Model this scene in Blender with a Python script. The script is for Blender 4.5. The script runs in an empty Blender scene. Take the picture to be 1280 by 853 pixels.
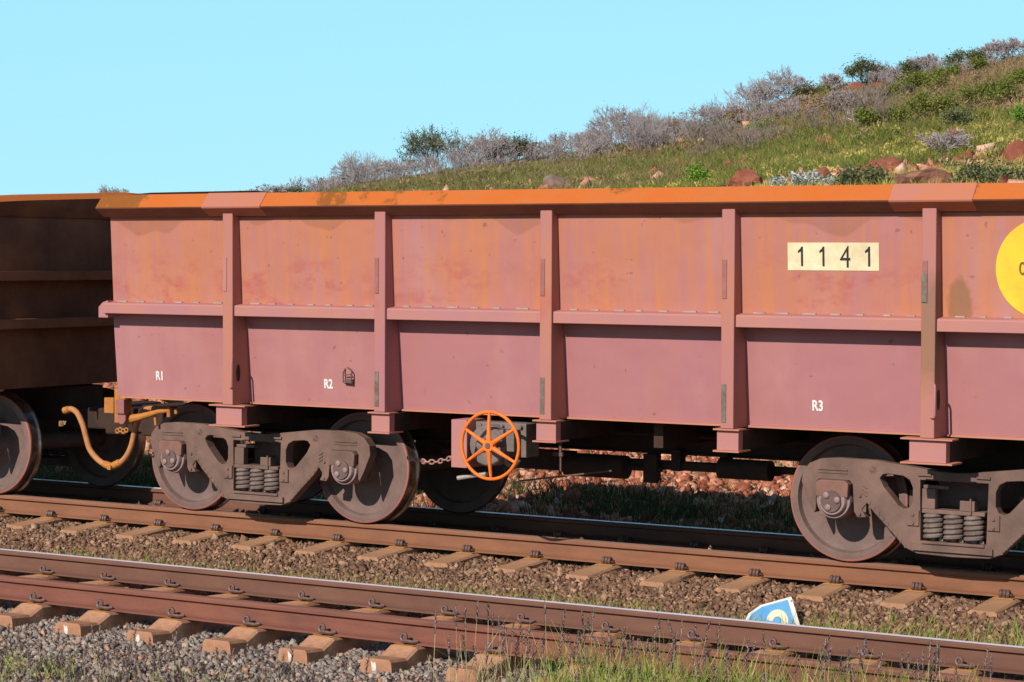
import bpy, math, random
import numpy as np
from mathutils import Vector, Matrix

random.seed(7); RNG = np.random.default_rng(11)
sc = bpy.context.scene
C = sc.collection
R = math.radians

# ------------------------------------------------------------------ camera, sky, sun, exposure
cam = bpy.data.objects.new('camera', bpy.data.cameras.new('camera')); C.objects.link(cam)
cam.data.lens = 2850/1280*36; cam.data.sensor_width = 36
cam.data.clip_start = .1; cam.data.clip_end = 3000
rt, up, fw = (.85321577, .52153872, .00449541), (-.02319422, .02933129, .99930061), (-.52104211, .85272331, -.0371226)
M4 = Matrix(((rt[0], up[0], -fw[0], 9.0), (rt[1], up[1], -fw[1], -15.758), (rt[2], up[2], -fw[2], 2.257), (0, 0, 0, 1)))
cam.matrix_world = M4
sc.camera = cam
CAM = (9.0, -15.758, 2.257)

SUN = Vector((-.07, -1, .64)).normalized()
sun_el = math.asin(SUN.z); sun_az = math.atan2(SUN.x, SUN.y)
w = bpy.data.worlds.new('World'); sc.world = w; w.use_nodes = True
nt = w.node_tree; bg = nt.nodes['Background']
sky = nt.nodes.new('ShaderNodeTexSky'); sky.sky_type = 'NISHITA'; sky.sun_disc = False
sky.sun_elevation = sun_el; sky.sun_rotation = sun_az
sky.air_density = 1.0; sky.dust_density = .15; sky.ozone_density = 1.6; sky.altitude = 300
tint = nt.nodes.new('ShaderNodeMixRGB'); tint.blend_type = 'MULTIPLY'; tint.inputs[0].default_value = 1
tint.inputs[2].default_value = (.62, .74, .76, 1)
pale = nt.nodes.new('ShaderNodeMixRGB'); pale.inputs[0].default_value = .72; pale.inputs[2].default_value = (3.7, 7.9, 10.2, 1)
nt.links.new(sky.outputs[0], tint.inputs[1]); nt.links.new(tint.outputs[0], pale.inputs[1]); nt.links.new(pale.outputs[0], bg.inputs[0]); bg.inputs[1].default_value = .10
tc = nt.nodes.new('ShaderNodeTexCoord'); sp = nt.nodes.new('ShaderNodeSeparateXYZ'); mr = nt.nodes.new('ShaderNodeMapRange')
mr.inputs[1].default_value = .12; mr.inputs[2].default_value = .55; mr.inputs[3].default_value = .80; mr.inputs[4].default_value = 0
nt.links.new(tc.outputs['Generated'], sp.inputs[0]); nt.links.new(sp.outputs[2], mr.inputs[0]); nt.links.new(mr.outputs[0], pale.inputs[0])
sl = bpy.data.lights.new('sun', 'SUN'); sl.energy = 4.6; sl.angle = R(.5); sl.color = (1, .95, .87)
so = bpy.data.objects.new('sun', sl); C.objects.link(so)
so.rotation_euler = (-SUN).to_track_quat('-Z', 'Y').to_euler()
sc.view_settings.view_transform = 'Standard'; sc.view_settings.look = 'None'
sc.view_settings.exposure = .2; sc.view_settings.gamma = 1

# ------------------------------------------------------------------ materials
MATS = {}
class NT:
    def __init__(s, name):
        s.m = bpy.data.materials.new(name); s.m.use_nodes = True; s.t = s.m.node_tree
        s.b = s.t.nodes['Principled BSDF']; s.co = s.t.nodes.new('ShaderNodeTexCoord'); MATS[name] = s.m
    def n(s, k, **kw):
        x = s.t.nodes.new(k)
        for a, v in kw.items(): setattr(x, a, v)
        return x
    def l(s, a, b): s.t.links.new(a, b)
    def noise(s, scale, detail=4, rough=.6, stretch=(1, 1, 1), off=(0, 0, 0)):
        mp = s.n('ShaderNodeMapping'); mp.inputs['Scale'].default_value = stretch; mp.inputs['Location'].default_value = off
        s.l(s.co.outputs['Object'], mp.inputs[0])
        x = s.n('ShaderNodeTexNoise'); x.inputs['Scale'].default_value = scale; x.inputs['Detail'].default_value = detail
        x.inputs['Roughness'].default_value = rough; s.l(mp.outputs[0], x.inputs[0]); return x.outputs[0]
    def ramp(s, f, a, b, lo=0, hi=1):
        x = s.n('ShaderNodeMapRange'); x.inputs[1].default_value = a; x.inputs[2].default_value = b
        x.inputs[3].default_value = lo; x.inputs[4].default_value = hi; s.l(f, x.inputs[0]); return x.outputs[0]
    def math(s, op, a, b=0):
        x = s.n('ShaderNodeMath', operation=op)
        for i, v in enumerate((a, b)):
            if isinstance(v, (int, float)): x.inputs[i].default_value = v
            else: s.l(v, x.inputs[i])
        return x.outputs[0]
    def mix(s, f, a, b):
        x = s.n('ShaderNodeMixRGB')
        if isinstance(f, (int, float)): x.inputs[0].default_value = f
        else: s.l(f, x.inputs[0])
        for i, v in ((1, a), (2, b)):
            if isinstance(v, tuple): x.inputs[i].default_value = v + (1,)
            else: s.l(v, x.inputs[i])
        return x.outputs[0]
    def sep(s):
        x = s.n('ShaderNodeSeparateXYZ'); s.l(s.co.outputs['Object'], x.inputs[0]); return x.outputs
    def fin(s, col, rough=.7, metal=0, bump=None, bs=.3, bd=.01, spec=.3):
        if isinstance(col, tuple): s.b.inputs['Base Color'].default_value = col + (1,)
        else: s.l(col, s.b.inputs['Base Color'])
        if isinstance(rough, (int, float)): s.b.inputs['Roughness'].default_value = rough
        else: s.l(rough, s.b.inputs['Roughness'])
        s.b.inputs['Metallic'].default_value = metal; s.b.inputs['Specular IOR Level'].default_value = spec
        if bump is not None:
            x = s.n('ShaderNodeBump'); x.inputs['Strength'].default_value = bs; x.inputs['Distance'].default_value = bd
            s.l(bump, x.inputs['Height']); s.l(x.outputs[0], s.b.inputs['Normal'])
        return s.m

def simple(name, a, b, scale=8, rough=.7, metal=0, bs=.3, stretch=(1, 1, 1), spec=.3, lo=.35, hi=.65, bd=.01):
    s = NT(name); f = s.noise(scale, 6, .65, stretch)
    return s.fin(s.mix(s.ramp(f, lo, hi), a, b), rough, metal, s.noise(scale*5, 4), bs, bd, spec)

def panel_mat(name, base, orange, upper):
    s = NT(name); x, y, z = s.sep()
    st = s.ramp(s.noise(2.6, 5, .75, (1, 1, .07)), .44, .62)
    fine = s.ramp(s.noise(11, 4, .65, (1, 1, .035)), .48, .66)
    big = s.ramp(s.noise(.9, 3, .5), .35, .65)
    c = s.mix(s.math('MULTIPLY', big, .70 if upper else .12), base, orange)
    wear = s.ramp(s.noise(1.7, 4, .6, (1, 1, .5), (9, 2, 3)), .50, .66); c = s.mix(s.math('MULTIPLY', wear, .35), c, (.43, .21, .19))
    c = s.mix(s.math('MULTIPLY', st, .8 if upper else .10), c, orange)
    c = s.mix(s.math('MULTIPLY', fine, .60 if upper else .04), c, (.47, .165, .055))
    if upper:
        # reddish rubbed blotches in the lower half of the upper bays
        red = s.ramp(s.noise(4.0, 5, .7, (1, 1, 1.4), (3, 0, 1)), .50, .66)
        zz = s.math('MULTIPLY', s.ramp(z, 2.30, 2.10), s.ramp(s.noise(.8, 2), .42, .52))
        c = s.mix(s.math('MULTIPLY', s.math('MULTIPLY', red, zz), .75), c, (.36, .082, .075))
        # scalloped brown run-off marks hanging from the top edge
        wave = s.noise(1.1, 2, .5, (1, 0, 0), (5.3, 0, 0))
        lim = s.ramp(wave, .40, .66, 2.62, 2.40)
        mk = s.ramp(s.math('SUBTRACT', z, lim), 0, .02)
        c = s.mix(s.math('MULTIPLY', mk, .45), c, (.25, .095, .055))
    if upper:
        dx_ = s.math('POWER', s.math('ABSOLUTE', s.math('MULTIPLY', s.math('SUBTRACT', x, 3.40), 9.0)), 2); dz_ = s.math('POWER', s.math('ABSOLUTE', s.math('MULTIPLY', s.math('SUBTRACT', z, 1.93), 4.2)), 2)
        bl = s.ramp(s.math('ADD', s.math('ADD', dx_, dz_), s.math('MULTIPLY', s.noise(14, 3), .8)), 1.25, .85); c = s.mix(s.math('MULTIPLY', bl, .7), c, (.20, .10, .045))
    spots = s.ramp(s.noise(19, 2, .4), .735, .76)
    c = s.mix(s.math('MULTIPLY', spots, .5), c, (.12, .05, .04))
    m = s.fin(c, s.ramp(s.noise(5, 4), .3, .7, .5, .75), 0, s.noise(1.3, 3, .55), .55, .05, .25)
    return m
PINK = (.350, .140, .147); ORNG = (.43, .152, .076)
panel_mat('paint_upper', PINK, ORNG, True)
panel_mat('paint_lower', PINK, ORNG, False)
def lipmat():
    s = NT('ore_stained_rim')
    a = s.mix(s.ramp(s.noise(3, 5, .7), .35, .62), (.47, .108, .018), (.45, .12, .03))
    b = s.ramp(s.math('MULTIPLY', s.noise(18, 5, .8), s.ramp(s.noise(1.1, 3), .49, .64)), .30, .42)
    c = s.mix(s.math('MULTIPLY', b, .8), a, (.17, .065, .012))
    return s.fin(c, .85, 0, s.noise(30, 5), .5, .01, .15)
lipmat()
simple('rim_underside_shade', (.22, .078, .045), (.16, .055, .035), 2.5, .8, bs=.1)  # brown with the shade of the lip's lower face put in
def postmat():
    s = NT('paint_post'); x, y, z = s.sep()
    c = s.mix(s.ramp(s.noise(2.2, 4, .6, (1, 1, .35)), .35, .65), PINK, (.40, .155, .10))
    r = s.ramp(s.noise(1.6, 3, .5, (1, 1, .8), (2, 1, 4)), .6, .68)
    c = s.mix(s.math('MULTIPLY', r, .6), c, (.38, .08, .08))
    sc_ = s.ramp(s.noise(16, 4, .7), .68, .72)
    c = s.mix(s.math('MULTIPLY', sc_, .4), c, (.2, .08, .05))
    oil = s.math('MULTIPLY', s.ramp(s.math('ABSOLUTE', s.math('SUBTRACT', x, 3.215), 0), .12, .08), s.ramp(s.math('ADD', s.math('ABSOLUTE', s.math('SUBTRACT', z, 1.75), 0), s.math('MULTIPLY', s.noise(9, 4), .3)), .62, .40))
    c = s.mix(s.math('MULTIPLY', oil, .6), c, (.17, .10, .055))
    s.fin(c, .65, 0, s.noise(12, 3), .15, .005, .25)
postmat()
simple('sleeve_paint', (.38, .145, .11), (.44, .135, .055), 2.5, .7, bs=.1)
simple('paint_pink', (.37, .155, .155), (.41, .165, .125), 2.5, .65, bs=.1)
simple('paint_shelf_edge', (.45, .18, .10), (.42, .16, .11), 3, .7, bs=.1)
simple('bare_patch', (.11, .065, .04), (.20, .16, .13), 9, .6, bs=.3)
simple('worn_patch', (.30, .115, .105), (.25, .09, .07), 9, .6, bs=.2)
simple('underframe_dark_shade', (.030, .017, .013), (.055, .025, .016), 4, .85, bs=.3)  # near black: shade under the wagon body is put into this colour
simple('inside_ore_dust', (.22, .08, .04), (.30, .12, .06), 3, .9, bs=.4)
simple('end_wall_shade_paint', (.13, .042, .024), (.24, .085, .04), 2, .75, bs=.2)  # wall paint darkened to carry the shade on the wagon end
simple('bogie_cast', (.105, .060, .045), (.19, .106, .080), 3.2, .72, bs=.5, bd=.006)
simple('bogie_dark', (.10, .06, .05), (.14, .085, .07), 6, .75, bs=.4)
simple('adapter_rust', (.22, .10, .075), (.16, .08, .06), 7, .75, bs=.4)
simple('end_rib_rust', (.34, .115, .055), (.22, .075, .04), 3, .8, bs=.2)
simple('cap_steel', (.22, .135, .125), (.28, .18, .165), 9, .6, bs=.3)
simple('spring_steel', (.20, .145, .12), (.12, .075, .06), 12, .5, bs=.2, spec=.5)
simple('wheel_plate', (.13, .078, .066), (.18, .108, .09), 6, .7, bs=.4)
simple('wheel_rim_red', (.34, .105, .075), (.24, .10, .08), 5, .6, bs=.2)
simple('wheel_tread', (.34, .27, .24), (.16, .10, .08), 7, .25, .85, bs=.05, spec=.5)
simple('yellow_ochre_coupler', (.46, .175, .035), (.36, .125, .03), 7, .75, bs=.4)
simple('hose_rubber', (.48, .20, .07), (.36, .14, .055), 9, .75, bs=.2)
simple('handwheel_orange', (.82, .17, .014), (.55, .11, .02), 13, .55, bs=.25, spec=.3, lo=.42, hi=.75)
simple('gear_grey', (.13, .10, .09), (.19, .14, .125), 8, .65, bs=.3)
simple('chain_pink', (.50, .24, .20), (.32, .16, .12), 9, .5, bs=.2)
simple('pale_metal', (.36, .30, .27), (.26, .21, .18), 9, .5, bs=.2)
simple('cream_plate', (.70, .60, .38), (.57, .45, .27), 7, .5, bs=.03)
simple('yellow_disc', (.73, .50, .03), (.62, .39, .035), 5, .45, bs=.03)
simple('disc_lettering', (.20, .085, .02), (.16, .07, .02), 9, .6, bs=0)
simple('black_lettering', (.02, .018, .018), (.03, .02, .02), 4, .6, bs=.0)
simple('white_lettering', (.80, .74, .70), (.70, .60, .55), 12, .6, bs=.0)
def railmat():
    s = NT('rail_rust'); x, y, z = s.sep()
    c = s.mix(s.ramp(s.noise(5, 6, .7, (.4, 1, 1)), .35, .65), (.25, .103, .053), (.20, .083, .045))
    c = s.mix(s.math('MULTIPLY', s.ramp(s.noise(9, 5, .7, (.15, 1, 1)), .5, .7), .5), c, (.14, .06, .04))
    s.fin(c, .8, 0, s.noise(60, 4), .3, .003, .2)
    s = NT('rail_rust_red'); c = s.mix(s.ramp(s.noise(5, 6, .7, (.3, 1, 1)), .35, .65), (.215, .078, .05), (.165, .06, .042))
    c = s.mix(s.math('MULTIPLY', s.ramp(s.noise(9, 5, .7, (.15, 1, 1)), .5, .7), .6), c, (.10, .045, .035))
    s.fin(c, .8, 0, s.noise(60, 4), .3, .003, .2)
    s = NT('rail_rust_dark_shade'); c = s.mix(s.ramp(s.noise(5, 6, .7, (.3, 1, 1)), .35, .65), (.17, .078, .052), (.13, .058, .04))  # darker rust, deepened for the shade on the rail under the wagons
    s.fin(c, .8, 0, s.noise(60, 4), .3, .003, .2)
railmat()
simple('rail_polished_glint', (.82, .77, .85), (.70, .65, .73), 5, .32, .1, bs=.02, stretch=(.2, 6, 1), spec=.8)  # pale glint of the polished head is put into the colour
simple('rail_red_top', (.26, .115, .08), (.20, .09, .065), 5, .55, .2, bs=.1, stretch=(.2, 4, 1))
simple('rail_dull_top', (.32, .165, .11), (.27, .14, .10), 5, .55, .2, bs=.1, stretch=(.2, 4, 1))
simple('sleeper_concrete', (.42, .215, .115), (.32, .16, .085), 6, .85, bs=.5, stretch=(1, .5, 1))
simple('sleeper_concrete_front', (.47, .235, .135), (.26, .11, .06), 4.5, .85, bs=.5)
simple('lime_white', (.66, .60, .52), (.50, .40, .32), 30, .9, bs=.1)
simple('clip_steel', (.085, .045, .038), (.14, .07, .055), 30, .5, bs=.2, spec=.5)
simple('pad_ochre', (.50, .22, .04), (.34, .16, .05), 20, .8, bs=.2)
simple('sign_blue', (.05, .24, .48), (.12, .30, .52), 8, .4, bs=.02)
simple('sign_white', (.66, .64, .58), (.52, .46, .40), 8, .5, bs=.02)
simple('sign_cream', (.66, .58, .40), (.60, .52, .36), 8, .5, bs=.02)

def island(name, stops, rough=.9, base_noise=6, trans=0, bump=.5, patch=0):
    s = NT(name); g = s.n('ShaderNodeNewGeometry'); r = s.n('ShaderNodeValToRGB')
    el = r.color_ramp.elements
    while len(el) < len(stops): el.new(.5)
    for e, (p, c) in zip(el, stops): e.position = p; e.color = c + (1,)
    if patch: s.l(s.math('ADD', s.math('MULTIPLY', g.outputs['Random Per Island'], .4), s.math('MULTIPLY', s.ramp(s.noise(patch, 5, .7), .30, .70), .6)), r.inputs[0])
    else: s.l(g.outputs['Random Per Island'], r.inputs[0])
    v = s.n('ShaderNodeHueSaturation'); s.l(r.outputs[0], v.inputs['Color'])
    s.l(s.ramp(s.noise(base_noise, 4), .3, .7, .7, 1.3), v.inputs['Value'])
    s.fin(v.outputs[0], rough, 0, None, spec=.15)
    if trans:
        s.b.inputs['Transmission Weight'].default_value = 0
        t = s.n('ShaderNodeBsdfTranslucent'); s.l(v.outputs[0], t.inputs[0]); m = s.n('ShaderNodeMixShader'); m.inputs[0].default_value = trans
        s.l(s.b.outputs[0], m.inputs[1]); s.l(t.outputs[0], m.inputs[2]); s.l(m.outputs[0], s.t.nodes['Material Output'].inputs[0])
    return s.m
island('stone_brown', [(0, (.09, .048, .03)), (.3, (.23, .115, .065)), (.6, (.16, .09, .06)), (.85, (.30, .175, .105)), (1, (.38, .22, .14))], base_noise=40)
island('stone_grey', [(0, (.10, .075, .065)), (.3, (.27, .215, .18)), (.6, (.18, .135, .115)), (.85, (.38, .31, .25)), (1, (.42, .20, .11))], base_noise=40)
island('stone_red', [(0, (.19, .055, .03)), (.4, (.38, .125, .068)), (.8, (.50, .24, .15)), (1, (.60, .38, .27))], base_noise=20)
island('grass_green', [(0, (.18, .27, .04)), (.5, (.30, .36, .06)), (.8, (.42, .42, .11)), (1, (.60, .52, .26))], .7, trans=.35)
island('grass_shade_green', [(0, (.03, .05, .015)), (.6, (.05, .075, .022)), (1, (.12, .11, .05))], .7, trans=.3)  # green darkened to carry the train's shadow
island('grass_dry', [(0, (.42, .34, .16)), (.5, (.52, .43, .22)), (1, (.30, .24, .12))], .8, trans=.3)
island('seed_purple', [(0, (.12, .065, .08)), (.6, (.21, .13, .145)), (1, (.36, .26, .25))], .85, trans=.2)
island('hill_grass', [(0, (.19, .20, .05)), (.25, (.34, .33, .07)), (.45, (.52, .42, .12)), (.7, (.66, .48, .17)), (.85, (.40, .24, .10)), (1, (.42, .16, .08))], .85, 2.0, trans=.25, patch=.9)
island('hill_green', [(0, (.12, .18, .035)), (.6, (.21, .27, .05)), (1, (.32, .34, .09))], .8, 1.0, trans=.25)
island('twig_haze', [(0, (.27, .20, .17)), (.6, (.37, .31, .29)), (1, (.44, .34, .26))], .85, 1.0)
island('leaf_olive', [(0, (.10, .125, .025)), (.5, (.19, .21, .04)), (1, (.30, .29, .08))], .7, 2, trans=.3, patch=1.5)
island('leaf_dark', [(0, (.08, .095, .04)), (.5, (.14, .16, .06)), (1, (.22, .22, .11))], .7, trans=.25)
island('leaf_brown', [(0, (.20, .13, .085)), (.4, (.34, .20, .12)), (.7, (.26, .24, .09)), (1, (.38, .17, .09))], .8, 2, trans=.2, patch=1.2)
island('leaf_silver', [(0, (.36, .38, .33)), (.5, (.50, .52, .47)), (1, (.26, .30, .22))], .8, trans=.2)
island('leaf_bright', [(0, (.14, .26, .03)), (1, (.24, .36, .05))], .7, trans=.3)
simple('twig_mauve', (.38, .30, .29), (.48, .40, .38), 3, .85, bs=0)
simple('twig_slope', (.26, .19, .15), (.36, .28, .22), 3, .85, bs=0)
simple('twig_pale', (.52, .47, .40), (.60, .55, .48), 3, .85, bs=0)
simple('twig_dark', (.12, .085, .07), (.17, .12, .10), 3, .85, bs=0)
simple('boulder_red', (.20, .055, .032), (.30, .095, .055), 1.6, .9, bs=.9, bd=.05)
simple('boulder_brown', (.15, .07, .045), (.32, .14, .08), 1.2, .9, bs=.9, bd=.05)
simple('boulder_grey', (.16, .12, .11), (.30, .15, .10), 1.2, .9, bs=.9, bd=.05)
def groundmat():
    s = NT('ground_soil')
    c = s.mix(s.ramp(s.noise(.35, 6, .7), .40, .60), (.27, .09, .045), (.24, .12, .055))
    c = s.mix(s.math('MULTIPLY', s.ramp(s.noise(2.2, 5, .7), .45, .62), .7), c, (.27, .17, .08))
    s.fin(c, .95, 0, s.noise(6, 6), .8, .08, .1)
    s = NT('ballast_bed'); c = s.mix(s.ramp(s.noise(40, 5, .7), .4, .6), (.10, .06, .04), (.20, .12, .08))
    s.fin(c, .95, 0, s.noise(40, 6), 1, .03, .1)
groundmat()

# ------------------------------------------------------------------ mesh helpers
class MB:
    def __init__(s): s.v = []; s.f = []; s.mi = []
    def add(s, vs, fs, mi=0):
        o = len(s.v); s.v += [tuple(v) for v in vs]; s.f += [tuple(i+o for i in f) for f in fs]; s.mi += [mi]*len(fs); return s
    def box(s, x0, x1, y0, y1, z0, z1, mi=0):
        return s.add([(x0,y0,z0),(x1,y0,z0),(x1,y1,z0),(x0,y1,z0),(x0,y0,z1),(x1,y0,z1),(x1,y1,z1),(x0,y1,z1)],
            [(0,3,2,1),(4,5,6,7),(0,1,5,4),(1,2,6,5),(2,3,7,6),(3,0,4,7)], mi)
    def prismx(s, prof, x0, x1, mi=0):      # profile (y,z) counter-clockwise seen from +x
        n = len(prof); vs = [(x0,y,z) for y,z in prof]+[(x1,y,z) for y,z in prof]
        fs = [tuple(range(n-1,-1,-1)), tuple(range(n,2*n))]+[(i,(i+1)%n,n+(i+1)%n,n+i) for i in range(n)]
        return s.add(vs, fs, mi)
    def prismy(s, prof, y0, y1, mi=0, m=None):      # profile (x,z)
        n = len(prof); vs = [(x,y0,z) for x,z in prof]+[(x,y1,z) for x,z in prof]
        fs = [tuple(range(n)), tuple(range(2*n-1,n-1,-1))]+[((i+1)%n,i,n+i,n+(i+1)%n) for i in range(n)]
        return s.add(vs, fs, mi)
    def prismz(s, prof, z0, z1, mi=0):
        n = len(prof); vs = [(x,y,z0) for x,y in prof]+[(x,y,z1) for x,y in prof]
        fs = [tuple(range(n-1,-1,-1)), tuple(range(n,2*n))]+[(i,(i+1)%n,n+(i+1)%n,n+i) for i in range(n)]
        return s.add(vs, fs, mi)
    def tube(s, pts, r, n=8, mi=0, closed=False, caps=True):
        pts = [Vector(p) for p in pts]; N = len(pts); o = len(s.v)
        rs = r if isinstance(r, (list, tuple)) else [r]*N
        up_ = None
        for i, p in enumerate(pts):
            if closed: t = pts[(i+1)%N]-pts[i-1]
            else: t = pts[min(i+1,N-1)]-pts[max(i-1,0)]
            t.normalize()
            if up_ is None: up_ = Vector((0,0,1)) if abs(t.z) < .9 else Vector((1,0,0))
            a = t.cross(up_).normalized(); b = a.cross(t); up_ = b
            for k in range(n):
                q = 2*math.pi*k/n; s.v.append(tuple(p+rs[i]*(math.cos(q)*a+math.sin(q)*b)))
        M = N if closed else N-1
        for i in range(M):
            for k in range(n):
                j = (i+1)%N; s.f.append((o+i*n+k, o+i*n+(k+1)%n, o+j*n+(k+1)%n, o+j*n+k)); s.mi.append(mi)
        if not closed and caps:
            s.f.append(tuple(o+k for k in range(n-1,-1,-1))); s.f.append(tuple(o+(N-1)*n+k for k in range(n))); s.mi += [mi]*2
        return s
    def lathe(s, prof, c, n=48, mi=0, axis='y', mis=None):   # prof (axial, radius)
        o = len(s.v)
        for a, r in prof:
            for k in range(n):
                q = 2*math.pi*k/n; u, v_ = r*math.cos(q), r*math.sin(q)
                if axis == 'y': s.v.append((c[0]+u, c[1]+a, c[2]+v_))
                elif axis == 'z': s.v.append((c[0]+u, c[1]-v_, c[2]+a))
                else: s.v.append((c[0]+a, c[1]+u, c[2]-v_))
        for i in range(len(prof)-1):
            for k in range(n):
                s.f.append((o+i*n+k, o+(i+1)*n+k, o+(i+1)*n+(k+1)%n, o+i*n+(k+1)%n)); s.mi.append(mis[i] if mis else mi)
        s.f.append(tuple(o+k for k in range(n))); s.f.append(tuple(o+(len(prof)-1)*n+k for k in range(n-1,-1,-1)))
        s.mi += [mis[0] if mis else mi, mis[-1] if mis else mi]
        return s
    def build(s, name, mats, parent=None, bevel=0, smooth=False, seg=2):
        me = bpy.data.meshes.new(name); me.from_pydata(s.v, [], s.f)
        for m in ([mats] if isinstance(mats, str) else mats): me.materials.append(MATS[m])
        me.polygons.foreach_set('material_index', s.mi)
        if smooth: me.polygons.foreach_set('use_smooth', [True]*len(s.f))
        me.update()
        o = bpy.data.objects.new(name, me); C.objects.link(o)
        if parent is not None: o.parent = parent
        if bevel:
            b = o.modifiers.new('bevel', 'BEVEL'); b.width = bevel; b.segments = seg; b.limit_method = 'ANGLE'; b.angle_limit = R(35)
        if smooth:
            e = o.modifiers.new('edges', 'EDGE_SPLIT'); e.split_angle = R(38)
        return o
def tag(o, label=None, cat=None, group=None, kind=None):
    for k, v in (('label', label), ('category', cat), ('group', group), ('kind', kind)):
        if v: o[k] = v
    return o
def empty(name, loc=(0,0,0), rot=(0,0,0)):
    o = bpy.data.objects.new(name, None); C.objects.link(o); o.location = loc; o.rotation_euler = rot; o.empty_display_size = .2; return o
def copy_tree(o, parent=None, skip=()):
    c = o.copy(); C.objects.link(c)
    if parent is not None: c.parent = parent
    for ch in [k for k in bpy.data.objects if k.parent == o and k.name.split('.')[0] not in skip]: copy_tree(ch, c, skip)
    return c
def text(name, body, size, mat, parent, x, y, z, sx=1, spacing=1, bold=0, lean=0):
    cu = bpy.data.curves.new(name, 'FONT'); cu.body = body; cu.size = size; cu.extrude = .0015; cu.space_character = spacing; cu.offset = bold
    t = bpy.data.objects.new('tmp', cu); C.objects.link(t); bpy.context.view_layer.update()
    me = bpy.data.meshes.new_from_object(t.evaluated_get(bpy.context.evaluated_depsgraph_get()))
    bpy.data.objects.remove(t)
    xs = [v.co.x for v in me.vertices]; ys = [v.co.y for v in me.vertices]
    cx, cy = (min(xs)+max(xs))/2, (min(ys)+max(ys))/2
    for v in me.vertices: v.co = Vector((x+(v.co.x-cx)*sx, y-v.co.z-.0015-lean*(v.co.y-cy), z+(v.co.y-cy)))
    me.materials.clear(); me.materials.append(MATS[mat]); me.name = name
    o = bpy.data.objects.new(name, me); C.objects.link(o); o.parent = parent; return o
def bulk(name, verts, faces, mat, parent=None):   # numpy arrays, faces all same size
    me = bpy.data.meshes.new(name); nv, nf, k = len(verts), len(faces), faces.shape[1]
    me.vertices.add(nv); me.vertices.foreach_set('co', verts.astype(np.float32).ravel())
    me.loops.add(nf*k); me.loops.foreach_set('vertex_index', faces.astype(np.int32).ravel())
    me.polygons.add(nf); me.polygons.foreach_set('loop_start', np.arange(0, nf*k, k, dtype=np.int32))
    me.update(calc_edges=True); me.validate(); me.materials.append(MATS[mat])
    o = bpy.data.objects.new(name, me); C.objects.link(o)
    if parent is not None: o.parent = parent
    return o

# ------------------------------------------------------------------ terrain
YP = [-60, -12, -8, -5.6, -4.6, -3.9, -3.3, -1.9, -1.35, -1.0, -.66, -.50, 1.9, 2.3, 2.9, 3.6, 5.0, 6.5, 8, 9.5, 12, 16, 22]
ZP = [-2.2, -1.3, -.95, -.66, -.52, -.415, -.395, -.44, -.43, -.38, -.265, -.225, -.245, -.33, -.46, -.50, -.49, -.45, -.36, -.16, .08, .35, .6]
BR = np.radians([-80, -55, -44, -38.2, -36.2, -33.8, -30.2, -28.2, -26.2, -24.3, -22.3, -20.4, -18.8, -12, 0, 40, 90])
CT = [.008, .008, .014, .0238, .0272, .0335, .0420, .0475, .056, .067, .073, .0815, .0855, .10, .11, .10, .05]
def smoothnoise(x, y):
    return (np.sin(x*.31+1.3*np.sin(y*.23))+np.sin(y*.37+1.1*np.sin(x*.29+2))+.5*np.sin(x*.9+y*.7)+.5*np.sin(y*1.1-x*.6+1))/3
def ground(x, y):
    x = np.asarray(x, float); y = np.asarray(y, float)
    near = np.interp(y, YP, ZP)
    dx, dy = x-CAM[0], y-CAM[1]; d = np.hypot(dx, dy); b = np.arctan2(dx, dy)
    ct = np.interp(b, BR, CT)
    # tangent of elevation above the camera grows to the crest at ~96 m, then the ground falls away
    dist = [22, 30, 42, 55, 70, 85, 96, 125, 300, 1500]
    k =    [-.5, -.10, .25, .42, .62, .84, 1.0, .86, .30, .05]
    lo = np.interp(d, [22, 30, 42, 55], [-.075, -.035, .0, .0])
    far = CAM[2] + d*(np.interp(d, dist, k)*ct + lo) + smoothnoise(x, y)*np.clip((d-25)/60, 0, 1)*.28
    t = np.clip((y-9)/9, 0, 1); t = t*t*(3-2*t)
    return near*(1-t) + far*t
def grid(name, xs, ys, mat, zoff=0, rough=0):
    X, Y = np.meshgrid(xs, ys); Z = ground(X, Y)+zoff
    if rough: Z = Z+RNG.normal(0, rough, Z.shape)
    V = np.stack([X, Y, Z], -1).reshape(-1, 3); nx = len(xs)
    i, j = np.meshgrid(np.arange(len(ys)-1), np.arange(nx-1), indexing='ij'); a = (i*nx+j).ravel()
    return bulk(name, V, np.stack([a, a+1, a+nx+1, a+nx], 1), mat)
xs = np.concatenate([np.linspace(-900, -130, 30), np.linspace(-125, 80, 190), np.linspace(90, 900, 25)])
ys = np.concatenate([np.linspace(-300, -13, 24), np.linspace(-12, 16, 90), np.linspace(16.4, 130, 200), np.linspace(135, 1500, 40)])
g = grid('ground', xs, ys, 'ground_soil'); tag(g, kind='structure')
g = grid('ballast_bed', np.linspace(-24, 14, 300), np.linspace(-5.2, 2.5, 90), 'ballast_bed', .004); tag(g, kind='structure')

FY0 = -3.398
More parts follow.
